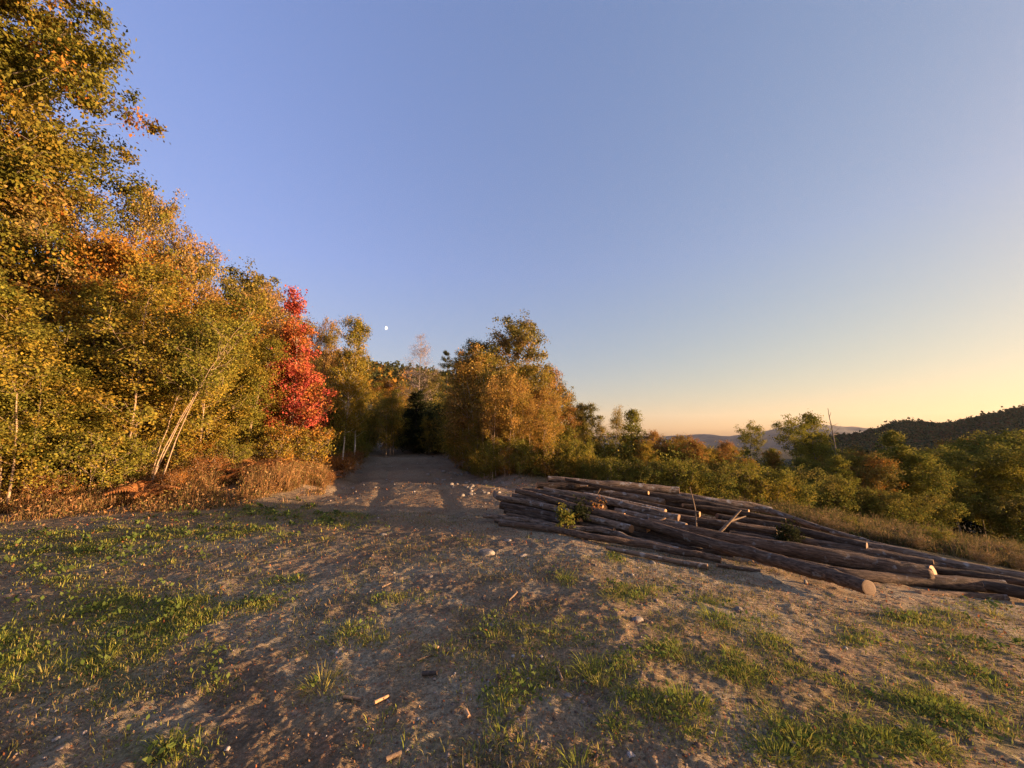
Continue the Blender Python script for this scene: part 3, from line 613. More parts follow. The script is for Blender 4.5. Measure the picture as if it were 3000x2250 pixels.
# downhill stand at the right
stand = [
 (1720, 17.6, 1181, 'oak_a', 'dark green oak first in the downhill row right of the birch stand', .8),
 (1790, 17.6, 1193, 'birch_b', 'thin gold birch with pale stem behind the log pile top', .9),
 (1850, 18.0, 1201, 'green_c', 'olive tree with pointed top behind the upper log ends', 1.1),
 (1900, 16.0, 1289, 'gold_a', 'low rusty tree behind the orange end of the top log', 1.0),
 (1960, 17.6, 1286, 'gold_a', 'rusty topped bushy tree behind the upright stick', 1.1),
 (2030, 16.8, 1286, 'rust_a', 'brown orange tree left of the blue mountain', 1.1),
 (2090, 17.6, 1314, 'gold_a', 'round gold green tree below the left foot of the blue mountain', 1.1),
 (2150, 19.2, 1304, 'gold_a', 'gold and green tree in front of the left mountain slope', 1.1),
 (2210, 20.8, 1233, 'tall_thin', 'thin flat topped tree standing against the blue mountain', 1.0),
 (2200, 16.0, 1344, 'gold_a', 'bushy gold tree under the thin flat topped tree', 1.1),
 (2275, 18.4, 1314, 'green_c', 'olive tree between the two thin tall trees', 1.0),
 (2335, 21.6, 1216, 'tall_thin', 'thin tall tree left of the highest one by the snag', 1.0),
 (2395, 23.9, 1212, 'green_c', 'tall sunlit green tree immediately left of the bare snag', 1.0),
 (2350, 18.4, 1338, 'green_a', 'dark green bushy tree below the bare snag', 1.2),
 (2450, 20.2, 1331, 'green_b', 'rust tinged tree at the foot of the bare snag', 1.1),
 (2520, 22.1, 1306, 'green_d', 'rusty red tinged tree right of the bare snag', 1.1),
 (2560, 18.4, 1366, 'green_a', 'dark green tree in the front row below the ridge start', 1.2),
 (2620, 23.0, 1264, 'green_c', 'olive tree whose pointed top overlaps the dark ridge', 1.0),
 (2680, 19.3, 1326, 'green_e', 'dark leafy tree in front of the middle of the ridge', 1.2),
 (2750, 21.2, 1316, 'green_e', 'dark round tree over the deep shade of the right stand', 1.2),
 (2810, 23.0, 1286, 'gold_a', 'tree with an orange tinted top against the ridge', 1.1),
 (2880, 20.2, 1291, 'green_e', 'olive tree with a tall top second from the right edge', 1.2),
 (2950, 22.1, 1264, 'green_e', 'green tree overlapping the high end of the ridge', 1.1),
 (3010, 19.3, 1264, 'green_e', 'large dark tree cut by the right photo edge', 1.2),
 (3120, 20.2, 1246, 'green_d', 'dark tree just outside the right photo edge', 1.2),
 (3260, 20.2, 1251, 'green_a', 'dark tree well outside the right photo edge', 1.2),
 (3430, 19.3, 1256, 'green_b', 'bushy tree far outside the right photo edge', 1.2),
 (2455, 16.2, 1335, 'green_c', 'olive leaved tree in the front row below the snag', 1.1),
 (2500, 17.5, 1318, 'green_b', 'dark green front row tree second right of the snag', 1.1),
 (2575, 16.5, 1328, 'green_d', 'green tree with gold flecks in the front row below the ridge start', 1.1),
 (2645, 17.0, 1305, 'green_c', 'narrow olive front row tree before the middle of the ridge', 1.2),
 (2715, 16.8, 1325, 'green_a', 'green front row tree left of the dark hollow', 1.1),
 (2790, 18.0, 1308, 'green_e', 'bare stemmed green tree over the dark hollow', 1.1),
 (2860, 18.5, 1322, 'green_e', 'bare stemmed tree over the right half of the dark hollow', 1.1),
 (2985, 17.5, 1300, 'green_e', 'bare stemmed front row tree at the right photo edge', 1.1),
 (1930, 17.5, 1262, 'rust_a', 'tall rusty tree behind the orange tipped top log', 1.0),
 (2000, 18.0, 1275, 'gold_a', 'gold tree between the rusty ones behind the upright stick', 1.0),
 (2060, 17.0, 1300, 'gold_a', 'low gold tree right behind the upright stick', 1.0),
 (2130, 17.5, 1292, 'rust_a', 'rusty tree left of the thin flat topped tree', 1.0),
 (2260, 18.5, 1322, 'gold_a', 'gold tree low between the thin tall trees', 1.0),
]
for px, dep, top, pr, lab, w in stand: plant(pr, px, dep, top, 'tree', lab, 'tree', wide=w)
for i, (px, dep, top) in enumerate([(1640, 14.5, 1330), (1720, 14, 1335), (1800, 13.4, 1340), (1850, 13.4, 1360), (1900, 13.2, 1345), (1980, 13.2, 1345), (2030, 13.3, 1360), (2080, 13.3, 1345), (2190, 13.6, 1355), (2250, 13.8, 1370), (2320, 14.3, 1365), (2420, 15.5, 1385), (2540, 18.5, 1440), (2660, 19, 1450)]):
    plant('bush_mid' if i % 3 != 1 and px < 2400 else 'bush_dark', px, dep, top, 'bush', 'green and gold bush along the foot of the downhill trees behind the logs', 'bush', 'bushes along the foot of the downhill trees')
for px, dep, top in ((2500, 16, 1420), (2580, 15.5, 1430), (2660, 15.8, 1440), (2730, 16.5, 1450), (2920, 17.5, 1460), (3010, 16.5, 1450)):
    plant('bush_dark', px, dep, top, 'bush', 'dark green bush under the right half of the downhill trees', 'bush', 'dark bushes under the right half of the downhill trees')
for i, (px, dep, top, pr) in enumerate([(2370, 10.4, 1500, 'bush_straw'), (2430, 9.8, 1520, 'bush_straw'), (2480, 10.6, 1515, 'bush_olive'), (2540, 9.6, 1545, 'bush_straw'), (2600, 10.4, 1535, 'bush_straw'), (2660, 9.2, 1565, 'bush_straw'), (2720, 10.2, 1545, 'bush_olive'), (2790, 9.4, 1580, 'bush_straw'), (2850, 8.6, 1610, 'bush_straw'), (2900, 9.6, 1580, 'bush_straw'), (2960, 8.6, 1620, 'bush_straw'), (3030, 9.4, 1600, 'bush_straw')]):
    plant(pr, px, dep, top, 'bush', 'rust and straw coloured low brush between the logs and the downhill trees', 'bush', 'low brush beyond the log pile', wide=1.15)
def snag():
    rng = np.random.default_rng(5); b = Bag(); H = 8.6; t = np.linspace(0, 1, 12)[:, None]
    path = np.array([-.5, 0, H]) * t + np.cumsum(rng.normal(size=(12, 3)) * [1, 1, 0], 0) * .05 * t; path[0, 2] = -.3
    V, F = tube(path, .10 * (1 - t[:, 0]) + .02, 7); b.add(V, F)
    d = ray(2470, 1400); y = 26.0; x = d[0] / d[1] * y; z = float(height(x, y))
    root = bpy.data.objects.new('dead_tree', None); COL.objects.link(root); root.location = (x, y, z)
    v = (1196 - 1125) / FPX; c, s = math.cos(PITCH), math.sin(PITCH); Hn = CAMZ + y * (s - v * c) / (c + v * s) - z; root.scale = (Hn / H,) * 3
    link('trunk', mesh('dead_trunk', *b.arr()[:2], BARK['grey'], smooth=True), root)
    for (u, dx, dz) in ((.93, .35, .5), (.88, -.3, .35), (.80, 1.0, .9), (.84, .6, .25), (.72, -.5, .4), (.77, .8, .15)):
        i = int(u * 11); p = path[i]; q = np.linspace(0, 1, 5)[:, None]
        bp = p + np.array([dx, rng.uniform(-.3, .3), dz]) * q + rng.normal(size=(5, 3)) * .03 * q
        V, F = tube(bp, .035 * (1 - .8 * q[:, 0]), 4); link('branch', mesh('branch', V, F, BARK['grey'], smooth=True), root)
    tag(root, 'bare dead snag poking above the downhill trees before the mountain', 'dead tree')
snag()

# backing undergrowth inside the woods (nobody could count its stems)
def undergrowth(name, label, pts, depth, hmax, n, pal, seed, ls=.10):
    rng = np.random.default_rng(seed); pts = np.array(pts, float); k = rng.uniform(0, len(pts) - 1, n // 60); i = k.astype(int); f = (k - i)[:, None]
    P = pts[i] * (1 - f) + pts[i + 1] * f; P[:, 1] += rng.uniform(0, depth, len(P))
    x = np.array([ray(a, 1400)[0] / ray(a, 1400)[1] for a in P[:, 0]]) * P[:, 1]; y = P[:, 1]; hh = P[:, 2] * rng.uniform(.1, 1, len(P)) * hmax
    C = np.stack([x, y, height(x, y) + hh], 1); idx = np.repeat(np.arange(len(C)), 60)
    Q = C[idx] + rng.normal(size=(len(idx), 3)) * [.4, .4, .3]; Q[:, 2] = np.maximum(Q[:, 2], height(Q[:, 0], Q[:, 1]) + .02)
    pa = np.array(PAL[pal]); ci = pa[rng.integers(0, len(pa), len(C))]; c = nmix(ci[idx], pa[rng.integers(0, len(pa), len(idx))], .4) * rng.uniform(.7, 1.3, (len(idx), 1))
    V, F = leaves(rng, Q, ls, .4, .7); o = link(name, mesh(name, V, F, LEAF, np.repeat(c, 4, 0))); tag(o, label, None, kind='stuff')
undergrowth('undergrowth', 'olive and gold undergrowth filling the woods left of the road', [(-500, 12.5, 1), (0, 12.5, 1), (500, 14.5, 1), (850, 17.5, .7), (1000, 22, .5), (1080, 30, .5)], 4, 5.0, 60000, 'olive', 61)
undergrowth('undergrowth', 'shaded undergrowth filling the birch stand right of the road', [(1260, 32, .8), (1340, 23, .7), (1450, 19, .7), (1700, 21, .7)], 4, 4.5, 30000, 'gold', 62)
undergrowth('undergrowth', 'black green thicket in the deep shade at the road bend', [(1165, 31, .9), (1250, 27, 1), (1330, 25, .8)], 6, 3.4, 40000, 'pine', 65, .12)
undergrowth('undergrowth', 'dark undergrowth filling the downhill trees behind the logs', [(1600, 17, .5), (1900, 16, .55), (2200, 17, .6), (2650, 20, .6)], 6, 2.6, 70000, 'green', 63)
undergrowth('undergrowth', 'deep shaded thicket inside the right end of the downhill trees', [(2550, 20, .7), (3200, 20.5, .8), (3800, 20, .8)], 5, 4.2, 80000, 'dark', 64, .14)  # near-black leaf palette paints in the shade of this hollow

# ------------------------------------------------------------------ the log pile
G1 = hit(1425, 1536); G2 = hit(2970, 1772)
AX = unit((G2 - G1)[:2]); NQ = np.array([-AX[1], AX[0]]); PL = np.linalg.norm((G2 - G1)[:2])
def pile_z(lift, r):
    def f(x, y):
        s = (x - G1[0]) * AX[0] + (y - G1[1]) * AX[1]; q = (x - G1[0]) * NQ[0] + (y - G1[1]) * NQ[1]
        k = .34 - .20 * np.clip(s / PL, 0, 1)
        return height(x, y) + r + lift + k * np.clip(q, 0, 4.5)
    return f
def catmull(P, n):
    P = np.asarray(P); 
    if len(P) == 2: t = np.linspace(0, 1, n)[:, None]; return P[0] * (1 - t) + P[1] * t
    Q = np.vstack([2 * P[0] - P[1], P, 2 * P[-1] - P[-2]]); out = []
    for u in np.linspace(0, len(P) - 1 - 1e-6, n):
        i = int(u); f = u - i; a, b, c, d = Q[i:i + 4]
        out.append(.5 * (2 * b + (c - a) * f + (2 * a - 5 * b + 4 * c - d) * f * f + (3 * b - a - 3 * c + d) * f ** 3))
    return np.array(out)
lrng = np.random.default_rng(900)
def frame_of(t):
    ref = np.array([0, 0, 1.]); a = unit(np.cross(t, ref)); return a, np.cross(t, a)
def log(pts, label, bark='brown', lift=0.0, ends='r', stub=None, sag=0.0):
    """pts: (px, py, diameter in photograph pixels) along the log"""
    P = []; rad = []
    for px, py, dia in pts:
        p = hit(px, py, pile_z(lift, .08)); c, s = math.cos(PITCH), math.sin(PITCH); dep = p[1] * c + (p[2] - CAMZ) * s
        P.append(p); rad.append(dia * (.57 if dia < 24 else .52) * dep / FPX)
    P = np.array(P); L = np.linalg.norm(np.diff(P, axis=0), axis=1).sum(); n = max(8, int(L / .09))
    path = catmull(P, n); rd = np.interp(np.linspace(0, len(P) - 1, n), np.arange(len(P)), rad)
    org = path[-1].copy(); path = path - org
    # local x axis along the log, so that the bark's grain follows it
    d = unit(path[-1] - path[0]); a, b = frame_of(d); M = np.stack([d, a, b], 0)
    path = path @ M.T
    wob = np.cumsum(lrng.normal(size=(n, 3)) * [0, 1, 1], 0); w = np.linspace(0, 1, n)[:, None]; wob = wob - wob[0] * (1 - w) - wob[-1] * w; path = path + wob * .006 * min(1, L / 4)
    sides = 22; ang = np.arange(sides) / sides; sd = int(lrng.integers(0, 9999))
    xs = path[:, 0][:, None] * np.ones((1, sides)); tx = np.cos(ang * 6.283)[None] * 1.3; ty = np.sin(ang * 6.283)[None] * 1.3
    bump = 1 + .16 * (fbm(xs * 1.1 + 5 * tx, ty * 3 + xs * .3, sd, 3) - .5) + .12 * (fbm(xs * 5 + tx * 9, ty * 9, sd + 7, 2) - .5)
    for q in range(int(L * .7)):                                    # knots
        kx = lrng.uniform(path[:, 0].min(), 0); ka = lrng.uniform(0, 1); da = np.abs((ang - ka + .5) % 1 - .5)[None]
        bump = bump + .22 * np.exp(-((xs - kx) / .06) ** 2 - (da / .06) ** 2)
    V, F = tube(path, rd[:, None] * bump, sides)
    toc = M @ (np.array([0, 0, CAMZ]) - org); toc[0] = 0; toc = unit(toc); cut = .9 if ('thickest log with' in label or 'spotted log in' in label) else lrng.uniform(.3, .6)   # felling cuts are seldom square
    for i_, sg_ in ((n - 1, 1), (0, -1)):
        rg = V.reshape(n, sides, 3)[i_]; rg[:, 0] -= sg_ * (cut if sg_ > 0 else .25) * ((rg - rg.mean(0)) @ (toc + np.array([0, 0, 0])))
    o = link('log', mesh('log', V, F, LOGM[bark], smooth=True), loc=org)
    from mathutils import Matrix
    o.rotation_euler = Matrix(M.T.tolist()).to_euler()
    tag(o, label, 'log', 'logs in the pile')
    for e in ends + ('l' if 'l' not in ends else ''):
        i = -1 if e == 'r' else 0; ring = V.reshape(n, sides, 3)[i]; cx = ring.mean(0); sg = 1 if e == 'r' else -1
        t2 = unit(path[i] - path[i - 1 if e == 'r' else 1])
        inner = cx + (ring - cx) * .86 + t2 * .004; cen = cx + t2 * .008
        vv = np.vstack([ring + t2 * .001, inner, cen[None]]) - cx; k = np.arange(sides); k2 = (k + 1) % sides
        ff = np.concatenate([np.stack([k, k2, sides + k2, sides + k], 1), np.stack([sides + k, sides + k2, np.full(sides, 2 * sides), np.full(sides, 2 * sides)], 1)])
        me = bpy.data.meshes.new('cut_end'); me.from_pydata(vv.tolist(), [], [tuple(f) for f in ff[:sides].tolist()] + [tuple(f[:3]) for f in ff[sides:].tolist()])
        me.materials.append(SHADED_WOOD if 'dull' in label or bark == 'grey' else WOOD); c_ = link('cut_end', me, o, loc=cx)
    if stub:
        for (w_, hgt, az) in stub:
            i = int(w_ * (n - 1)); p = path[i]; q = np.linspace(0, 1, 5)[:, None]; rz = np.array([-.35, math.sin(az) * .9, math.cos(az) * .9])
            sp = p + rz * (hgt + rd[i]) * q; V2, F2 = tube(sp, .018 * (1 - .75 * q[:, 0]) + .003, 5)
            link('branch_stub', mesh('branch_stub', V2, F2, STICK, smooth=True), o)
    return o
LOGS = [
 ([(1605, 1403, 15), (1800, 1420, 18), (1990, 1439, 21)], 'topmost log, its round orange cut end crowning the pile', 'grey', .16),
 ([(1572, 1421, 17), (1720, 1428, 21), (1900, 1450, 20), (2194, 1502, 17)], 'thick dark log lying right under the topmost log', 'dark', .06),
 ([(1655, 1404, 8), (1790, 1430, 9), (1900, 1444, 9)], 'thin broken stem with a stub lying across the top log', 'dark', .24, 'r', [(.40, .25, -.3)]),
 ([(1592, 1434, 15), (1760, 1464, 18), (1990, 1519, 20)], 'long grey log with pale sawn end below the upright stick', 'grey', .08),
 ([(1545, 1441, 14), (1650, 1462, 22), (1770, 1492, 26)], 'short thick dark log with torn butt near the left end', 'dark', .02),
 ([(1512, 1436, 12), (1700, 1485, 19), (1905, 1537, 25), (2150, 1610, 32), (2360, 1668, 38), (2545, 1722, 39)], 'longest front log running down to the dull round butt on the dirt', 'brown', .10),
 ([(1448, 1440, 7), (1462, 1459, 13), (1560, 1473, 16), (1660, 1500, 18), (1850, 1550, 20)], 'log with upturned hooked tip at the left end', 'grey', .03),
 ([(1466, 1480, 18), (1560, 1500, 20), (1700, 1530, 20)], 'dark log under the hooked log at the left end', 'dark', -.02),
 ([(1417, 1510, 12), (1520, 1521, 12), (1635, 1540, 13), (1760, 1552, 14), (1850, 1578, 15), (1990, 1612, 14)], 'thin bent stem sticking out farthest left from the pile', 'grey', -.01),
 ([(1462, 1533, 12), (1624, 1553, 15), (1740, 1578, 17), (1870, 1597, 18), (1990, 1622, 17), (2113, 1641, 17)], 'crooked front log lying along the ground at the left', 'brown', -.02),
 ([(1776, 1604, 10), (1900, 1630, 13), (2073, 1660, 14)], 'lowest mottled thin log, nearest the dirt road', 'grey', -.03),
 ([(1900, 1530, 22), (2100, 1570, 33), (2350, 1620, 42), (2560, 1655, 46), (2735, 1683, 47)], 'thickest log with bright orange sawn end near the right', 'brown', .08),
 ([(2250, 1630, 20), (2466, 1676, 27), (2700, 1700, 36), (2948, 1720, 36)], 'spotted log low in front, ending by the right photo edge', 'brown', .0),
 ([(1960, 1447, 17), (2100, 1472, 21), (2200, 1485, 22), (2262, 1497, 17)], 'upper grey log with a lumpy knot at its right end', 'grey', .06),
 ([(2255, 1497, 15), (2380, 1540, 13), (2520, 1580, 12), (2662, 1616, 10)], 'thin smooth log sloping down behind the others to the brush', 'grey', .06),
 ([(1980, 1513, 14), (2120, 1535, 17), (2274, 1556, 18)], 'grey barked log with small orange end in mid pile', 'brown', .07),
 ([(2100, 1512, 14), (2300, 1545, 20), (2540, 1602, 25)], 'speckled dark log ending in a dull sawn face in mid pile', 'dark', .08),
 ([(2000, 1480, 9), (2130, 1497, 13), (2302, 1526, 14)], 'short thin log under the knotty upper log', 'dark', .04),
 ([(2300, 1575, 14), (2500, 1610, 22), (2735, 1652, 22)], 'tan log half hidden behind the thickest log', 'brown', .0),
 ([(2420, 1575, 16), (2640, 1618, 24), (2800, 1655, 26), (3060, 1700, 26)], 'blotchy log along the back running out of the photo', 'grey', .02),
 ([(2690, 1660, 14), (2850, 1685, 20), (3080, 1722, 22)], 'dark log below the blotchy one at the right edge', 'dark', -.02),
 ([(2870, 1712, 24), (2960, 1730, 34), (3120, 1765, 36)], 'heavy dark log cut off by the right photo edge', 'dark', .02),
 ([(2400, 1610, 24), (2600, 1640, 30), (2772, 1668, 32)], 'log behind the thickest log showing only its orange rim', 'dark', -.06),
 ([(1800, 1496, 16), (1900, 1517, 18), (2010, 1543, 18)], 'grey weathered log beside a splintered wood chip', 'grey', .02),
 ([(1710, 1446, 9), (1830, 1470, 10), (1950, 1497, 10)], 'white papery birch log in the upper pile', 'pale', .08),
 ([(1785, 1452, 11), (1900, 1478, 14), (2050, 1507, 14)], 'dark log beside the white birch log', 'dark', .04),
 ([(2100, 1655, 9), (2228, 1674, 9)], 'short thin piece lying under the long front log', 'brown', -.05),
 ([(2690, 1738, 14), (2820, 1745, 17), (2950, 1753, 18)], 'half buried log under the spotted log at the right', 'brown', -.07),
 ([(2140, 1560, 10), (2210, 1572, 13), (2278, 1584, 13)], 'short log end under the dark tangled twigs', 'brown', .0),
 ([(1484, 1507, 9), (1560, 1521, 10), (1650, 1546, 11)], 'thin stem wedged between hooked log and ground', 'brown', -.03),
 ([(1640, 1425, 18), (1850, 1450, 20), (2100, 1480, 20)], 'dark log buried behind the upper row', 'dark', -.05),
 ([(1560, 1480, 20), (1800, 1530, 22), (2100, 1585, 22)], 'dark log buried beneath the longest front log', 'dark', -.10),
 ([(1650, 1500, 20), (1950, 1560, 24), (2250, 1610, 24)], 'dark log buried between the longest and thickest logs', 'dark', -.10),
 ([(1620, 1455, 18), (1900, 1500, 20), (2250, 1545, 20)], 'dark log buried in the middle of the pile', 'dark', -.10),
 ([(1600, 1545, 16), (1850, 1580, 18), (2150, 1630, 18)], 'dark stem buried at the front foot of the pile', 'dark', -.08),
 ([(1470, 1462, 14), (1700, 1510, 18), (1900, 1552, 20)], 'grey log wedged below the hooked log at the left end', 'brown', -.04),
 ([(1500, 1452, 12), (1640, 1476, 17), (1830, 1515, 20)], 'brown log between the hooked log and the longest log', 'brown', .0),
 ([(1478, 1496, 14), (1640, 1527, 16), (1800, 1556, 18)], 'mossy dark log low in the left end of the stack', 'dark', -.06),
 ([(1530, 1436, 12), (1660, 1450, 17), (1900, 1490, 18)], 'brown log second row from the top at the left end', 'brown', .04),
 ([(1600, 1418, 14), (1750, 1440, 17), (1950, 1468, 18)], 'grey log just beneath the thick dark top row', 'grey', .0),
 ([(1450, 1524, 10), (1600, 1547, 13), (1780, 1580, 14)], 'slim grey stem lying on the ground at the left end', 'grey', -.05),
 ([(1690, 1535, 18), (2000, 1592, 20), (2330, 1650, 20)], 'dark stem buried low between the front stems', 'dark', -.16),
 ([(1640, 1520, 18), (1950, 1575, 20), (2280, 1632, 20)], 'dark stem buried in the hollow under the longest front log', 'dark', -.14),
 ([(1600, 1500, 18), (1900, 1548, 20), (2200, 1600, 20)], 'dark stem buried deep behind the hooked log', 'dark', -.14),
 ([(1580, 1462, 18), (1900, 1515, 20), (2200, 1560, 20)], 'dark log buried under the torn dark log', 'dark', -.12),
 ([(1700, 1440, 18), (2000, 1480, 20), (2400, 1550, 18)], 'dark log buried along the back of the pile', 'dark', -.06),
 ([(2300, 1600, 18), (2600, 1655, 20), (2900, 1705, 20)], 'dark log buried between spotted and thickest logs', 'dark', -.12),
 ([(2000, 1530, 18), (2300, 1580, 20), (2600, 1630, 20)], 'dark log buried behind the thickest log', 'dark', -.12),
]
for e in LOGS: log(e[0], e[1], e[2], e[3], *(e[4:] if len(e) > 4 else []))

def stick(name, label, cat, p0, p1, r, m, mid=None, tip=.4, group=None, sides=6, fork=None):
    P = [np.array(p0)] + ([np.array(mid)] if mid is not None else []) + [np.array(p1)]
    path = catmull(P, 9); o0 = path[0].copy(); V, F = tube(path - o0, np.linspace(r, r * tip, 9), sides)
    b = Bag(); b.add(V, F)
    for rg in (V[:sides], V[-sides:]):
        b.add(np.vstack([rg, rg.mean(0)]), np.stack([np.arange(sides), (np.arange(sides) + 1) % sides, np.full(sides, sides), np.full(sides, sides)], 1))
    if fork is not None:
        f0 = path[4] - o0; fp = catmull([f0, np.array(fork) - o0], 6); V, F = tube(fp, np.linspace(r * .7, r * .3, 6), sides); b.add(V, F)
    VV, FF, _ = b.arr()
    me = bpy.data.meshes.new(name); me.from_pydata(VV.tolist(), [], [tuple(dict.fromkeys(f)) for f in FF.tolist()]); me.materials.append(m)
    for pl in me.polygons: pl.use_smooth = True
    return tag(link(name, me, loc=o0), label, cat, group)
def pp(px, py, lift=.05): return hit(px, py, pile_z(lift, .08))
def at_depth(px, py, y): d = ray(px, py); return np.array([d[0] / d[1] * y, y, CAMZ + d[2] / d[1] * y])
b0 = pp(2040, 1548, .12); stick('stick', 'thin bare stick standing upright out of the log pile', 'stick', b0, at_depth(2021, 1427, b0[1] + .15), .016, STICK, at_depth(2036, 1490, b0[1] + .1))
b0 = pp(2108, 1560, .12); stick('broken_branch', 'forked broken branch leaning up to the right out of the pile', 'branch', b0, at_depth(2170, 1494, b0[1] + .1), .03, STICK, None, .5, fork=at_depth(2185, 1512, b0[1] + .2))
b0 = pp(1930, 1527, .14); stick('wood_splinter', 'pale wood splinter lying on the grey weathered log', 'splinter', b0, pp(1950, 1517, .2), .02, SPLIT, None, .8)
b0 = pp(1700, 1424, .25); stick('wood_splinter', 'orange splinter on the topmost log', 'splinter', b0, pp(1722, 1423, .28), .025, SPLIT, None, .7)

def sprig(name, label, px, py, pal, seed, n=500, r=.22, ls=.07, lift=.1):
    rng = np.random.default_rng(seed); p = pp(px, py, lift); b = Bag(); P = []
    root = bpy.data.objects.new(name, None); COL.objects.link(root); root.location = p
    for k in range(9):
        e = unit(rng.normal(size=3) + [0, -.2, .4]) * r * rng.uniform(.7, 1.3); q = np.linspace(0, 1, 4)[:, None]
        V, F = tube(e * q + np.array([0, 0, -.05]) * q ** 2, .006 * (1 - .7 * q[:, 0]), 4); b.add(V, F)
        P.append(e * rng.uniform(.3, 1.1, (n // 9, 1)) + rng.normal(size=(n // 9, 3)) * .05)
    P = np.concatenate(P); pa = np.array(PAL[pal]); c = pa[rng.integers(0, len(pa), len(P))] * rng.uniform(.7, 1.2, (len(P), 1))
    V, F = leaves(rng, P, ls, .5, .6); link('stem', mesh('stem', *b.arr()[:2], BARK['dark'], smooth=True), root); link('foliage', mesh('foliage', V, F, LEAF, np.repeat(c, 4, 0)), root)
    tag(root, label, 'twig')
sprig('leafy_twig', 'leafy green twig caught between front logs at left', 1660, 1520, 'green', 31, 420, .24, .06)
sprig('leafy_twig', 'dark leafy twig lying over the longest front log', 1700, 1500, 'dark', 32, 420, .22, .06, .14)
sprig('leafy_twig', 'dark red brown tangle of dead leaves in mid pile', 2312, 1570, 'dark', 33, 700, .20, .05, .14)
sprig('leafy_twig', 'dry orange leaf sprig on the torn dark log', 1755, 1483, 'rust', 34, 120, .18, .05, .14)

# ------------------------------------------------------------------ stones and scraps of wood on the ground
def rock(px, py, w, label, seed, flat=.55, group=None, name='stone', sink=.3):
    rng = np.random.default_rng(seed); p = hit(px, py); p[2] = float(ground_z(p[0], p[1]))
    c, s = math.cos(PITCH), math.sin(PITCH); dep = p[1] * c + (p[2] - CAMZ) * s; rad = w * .5 * dep / FPX
    import bmesh
    bm = bmesh.new(); bmesh.ops.create_icosphere(bm, subdivisions=3, radius=1)
    V = np.array([v.co[:] for v in bm.verts]); pl = unit(rng.normal(size=(9, 3))); off = rng.uniform(.62, .95, 9)
    for k in range(9):
        dd = V @ pl[k] - off[k]; V = V - np.maximum(dd, 0)[:, None] * pl[k] * .9
    V = V * (1 + .10 * (fbm(V[:, 0] * 3 + V[:, 2], V[:, 1] * 3, seed, 3) - .5))[:, None] * np.array([1, rng.uniform(.6, .9), flat]) * rad
    for v, q in zip(bm.verts, V): v.co = q
    me = bpy.data.meshes.new(name); bm.to_mesh(me); bm.free(); me.materials.append(STONE)
    o = link(name, me, loc=(p[0], p[1], p[2] + rad * flat * (.9 - 2 * sink) * .6)); o.rotation_euler = (0, 0, rng.uniform(-.6, .6))
    return tag(o, label, 'stone', group)
for i, (px, py, w, lab, fl) in enumerate([
 (1425, 1626, 50, 'rounded pale boulder, biggest of the stones before the log pile', .7),
 (1531, 1628, 32, 'flat pale stone just right of the rounded boulder', .35),
 (1487, 1585, 24, 'small thin pale stone behind the rounded boulder', .3),
 (1122, 1567, 24, 'flat white stone alone in the shaded road mouth', .4),
 (1910, 1650, 22, 'small white stone lying close to the front logs', .6),
 (1868, 1818, 36, 'angular grey stone in the grass below the log pile', .5),
 (2165, 1790, 24, 'grey pointed stone right of the angular grey stone', .8),
 (1260, 1690, 20, 'small tan stone in the middle of the dirt', .5),
 (1665, 2052, 26, 'half buried tan stone in the lower middle foreground', .45),
 (1440, 1835, 16, 'tiny tan stone beneath the rounded boulder', .8),
 (2360, 1712, 14, 'small upright pale chip beside the long front log', 1.2),
 (1275, 1900, 14, 'small orange tinted stone amid the dry grass', .6)]):
    rock(px, py, w, lab, 700 + i, fl)
rr = np.random.default_rng(33)
for i in range(44):
    t = rr.uniform(0, 1); px = 1270 + 200 * t + rr.normal() * 34; py = 1378 + 72 * t + rr.normal() * 16
    rock(px, py, rr.uniform(7, 17), 'pale stone in the rocky spoil along the right edge of the road', 800 + i, rr.uniform(.5, .9), 'stones in the roadside spoil')
for i in range(9):
    px = 1000 + rr.uniform(0, 180); py = 1400 + rr.uniform(0, 60)
    rock(px, py, rr.uniform(6, 15), 'small stone at the foot of the bank along the left side of the road', 860 + i, rr.uniform(.5, .9), 'stones by the bank')
def ground_stick(px0, py0, px1, py1, r, label, m, name='stick', cat='stick'):
    a = hit(px0, py0); b = hit(px1, py1); a[2] = float(ground_z(a[0], a[1])) + r * 1.2; b[2] = float(ground_z(b[0], b[1])) + r * 1.2
    return stick(name, label, cat, a, b, r, m, None, .8)
ground_stick(1096, 2074, 1137, 2051, .012, 'bright orange split stick lying in the bare foreground', SPLIT)
ground_stick(1237, 1984, 1280, 1988, .016, 'short dark brown stick in the middle foreground', BARK['dark'])
ground_stick(1632, 1975, 1647, 2008, .012, 'pale stick standing out near the centre foreground', STICK)
ground_stick(1118, 1725, 1145, 1712, .010, 'thin straw coloured stick on the lower road mouth', STICK)
ground_stick(1490, 1768, 1515, 1742, .010, 'thin pinkish stick in the thin grass below the boulder', STICK)
ground_stick(1225, 1940, 1265, 1922, .008, 'thin pale stick above the short dark one', STICK)
ground_stick(1005, 2055, 1055, 2060, .012, 'brown stick left of the bright orange one', STICK)
ground_stick(1365, 2105, 1374, 2117, .014, 'tiny orange wood chip below the bare foreground centre', SPLIT, 'wood_chip', 'wood chip')
ground_stick(1270, 1900, 1284, 1906, .014, 'tiny wood chip in the grey dirt at centre', SPLIT, 'wood_chip', 'wood chip')
ground_stick(2780, 1742, 2860, 1752, .012, 'pale split stick on the dirt beside the right logs', SPLIT)
ground_stick(1130, 2240, 1175, 2226, .014, 'pale brown stick at the bottom edge of the photo', STICK)

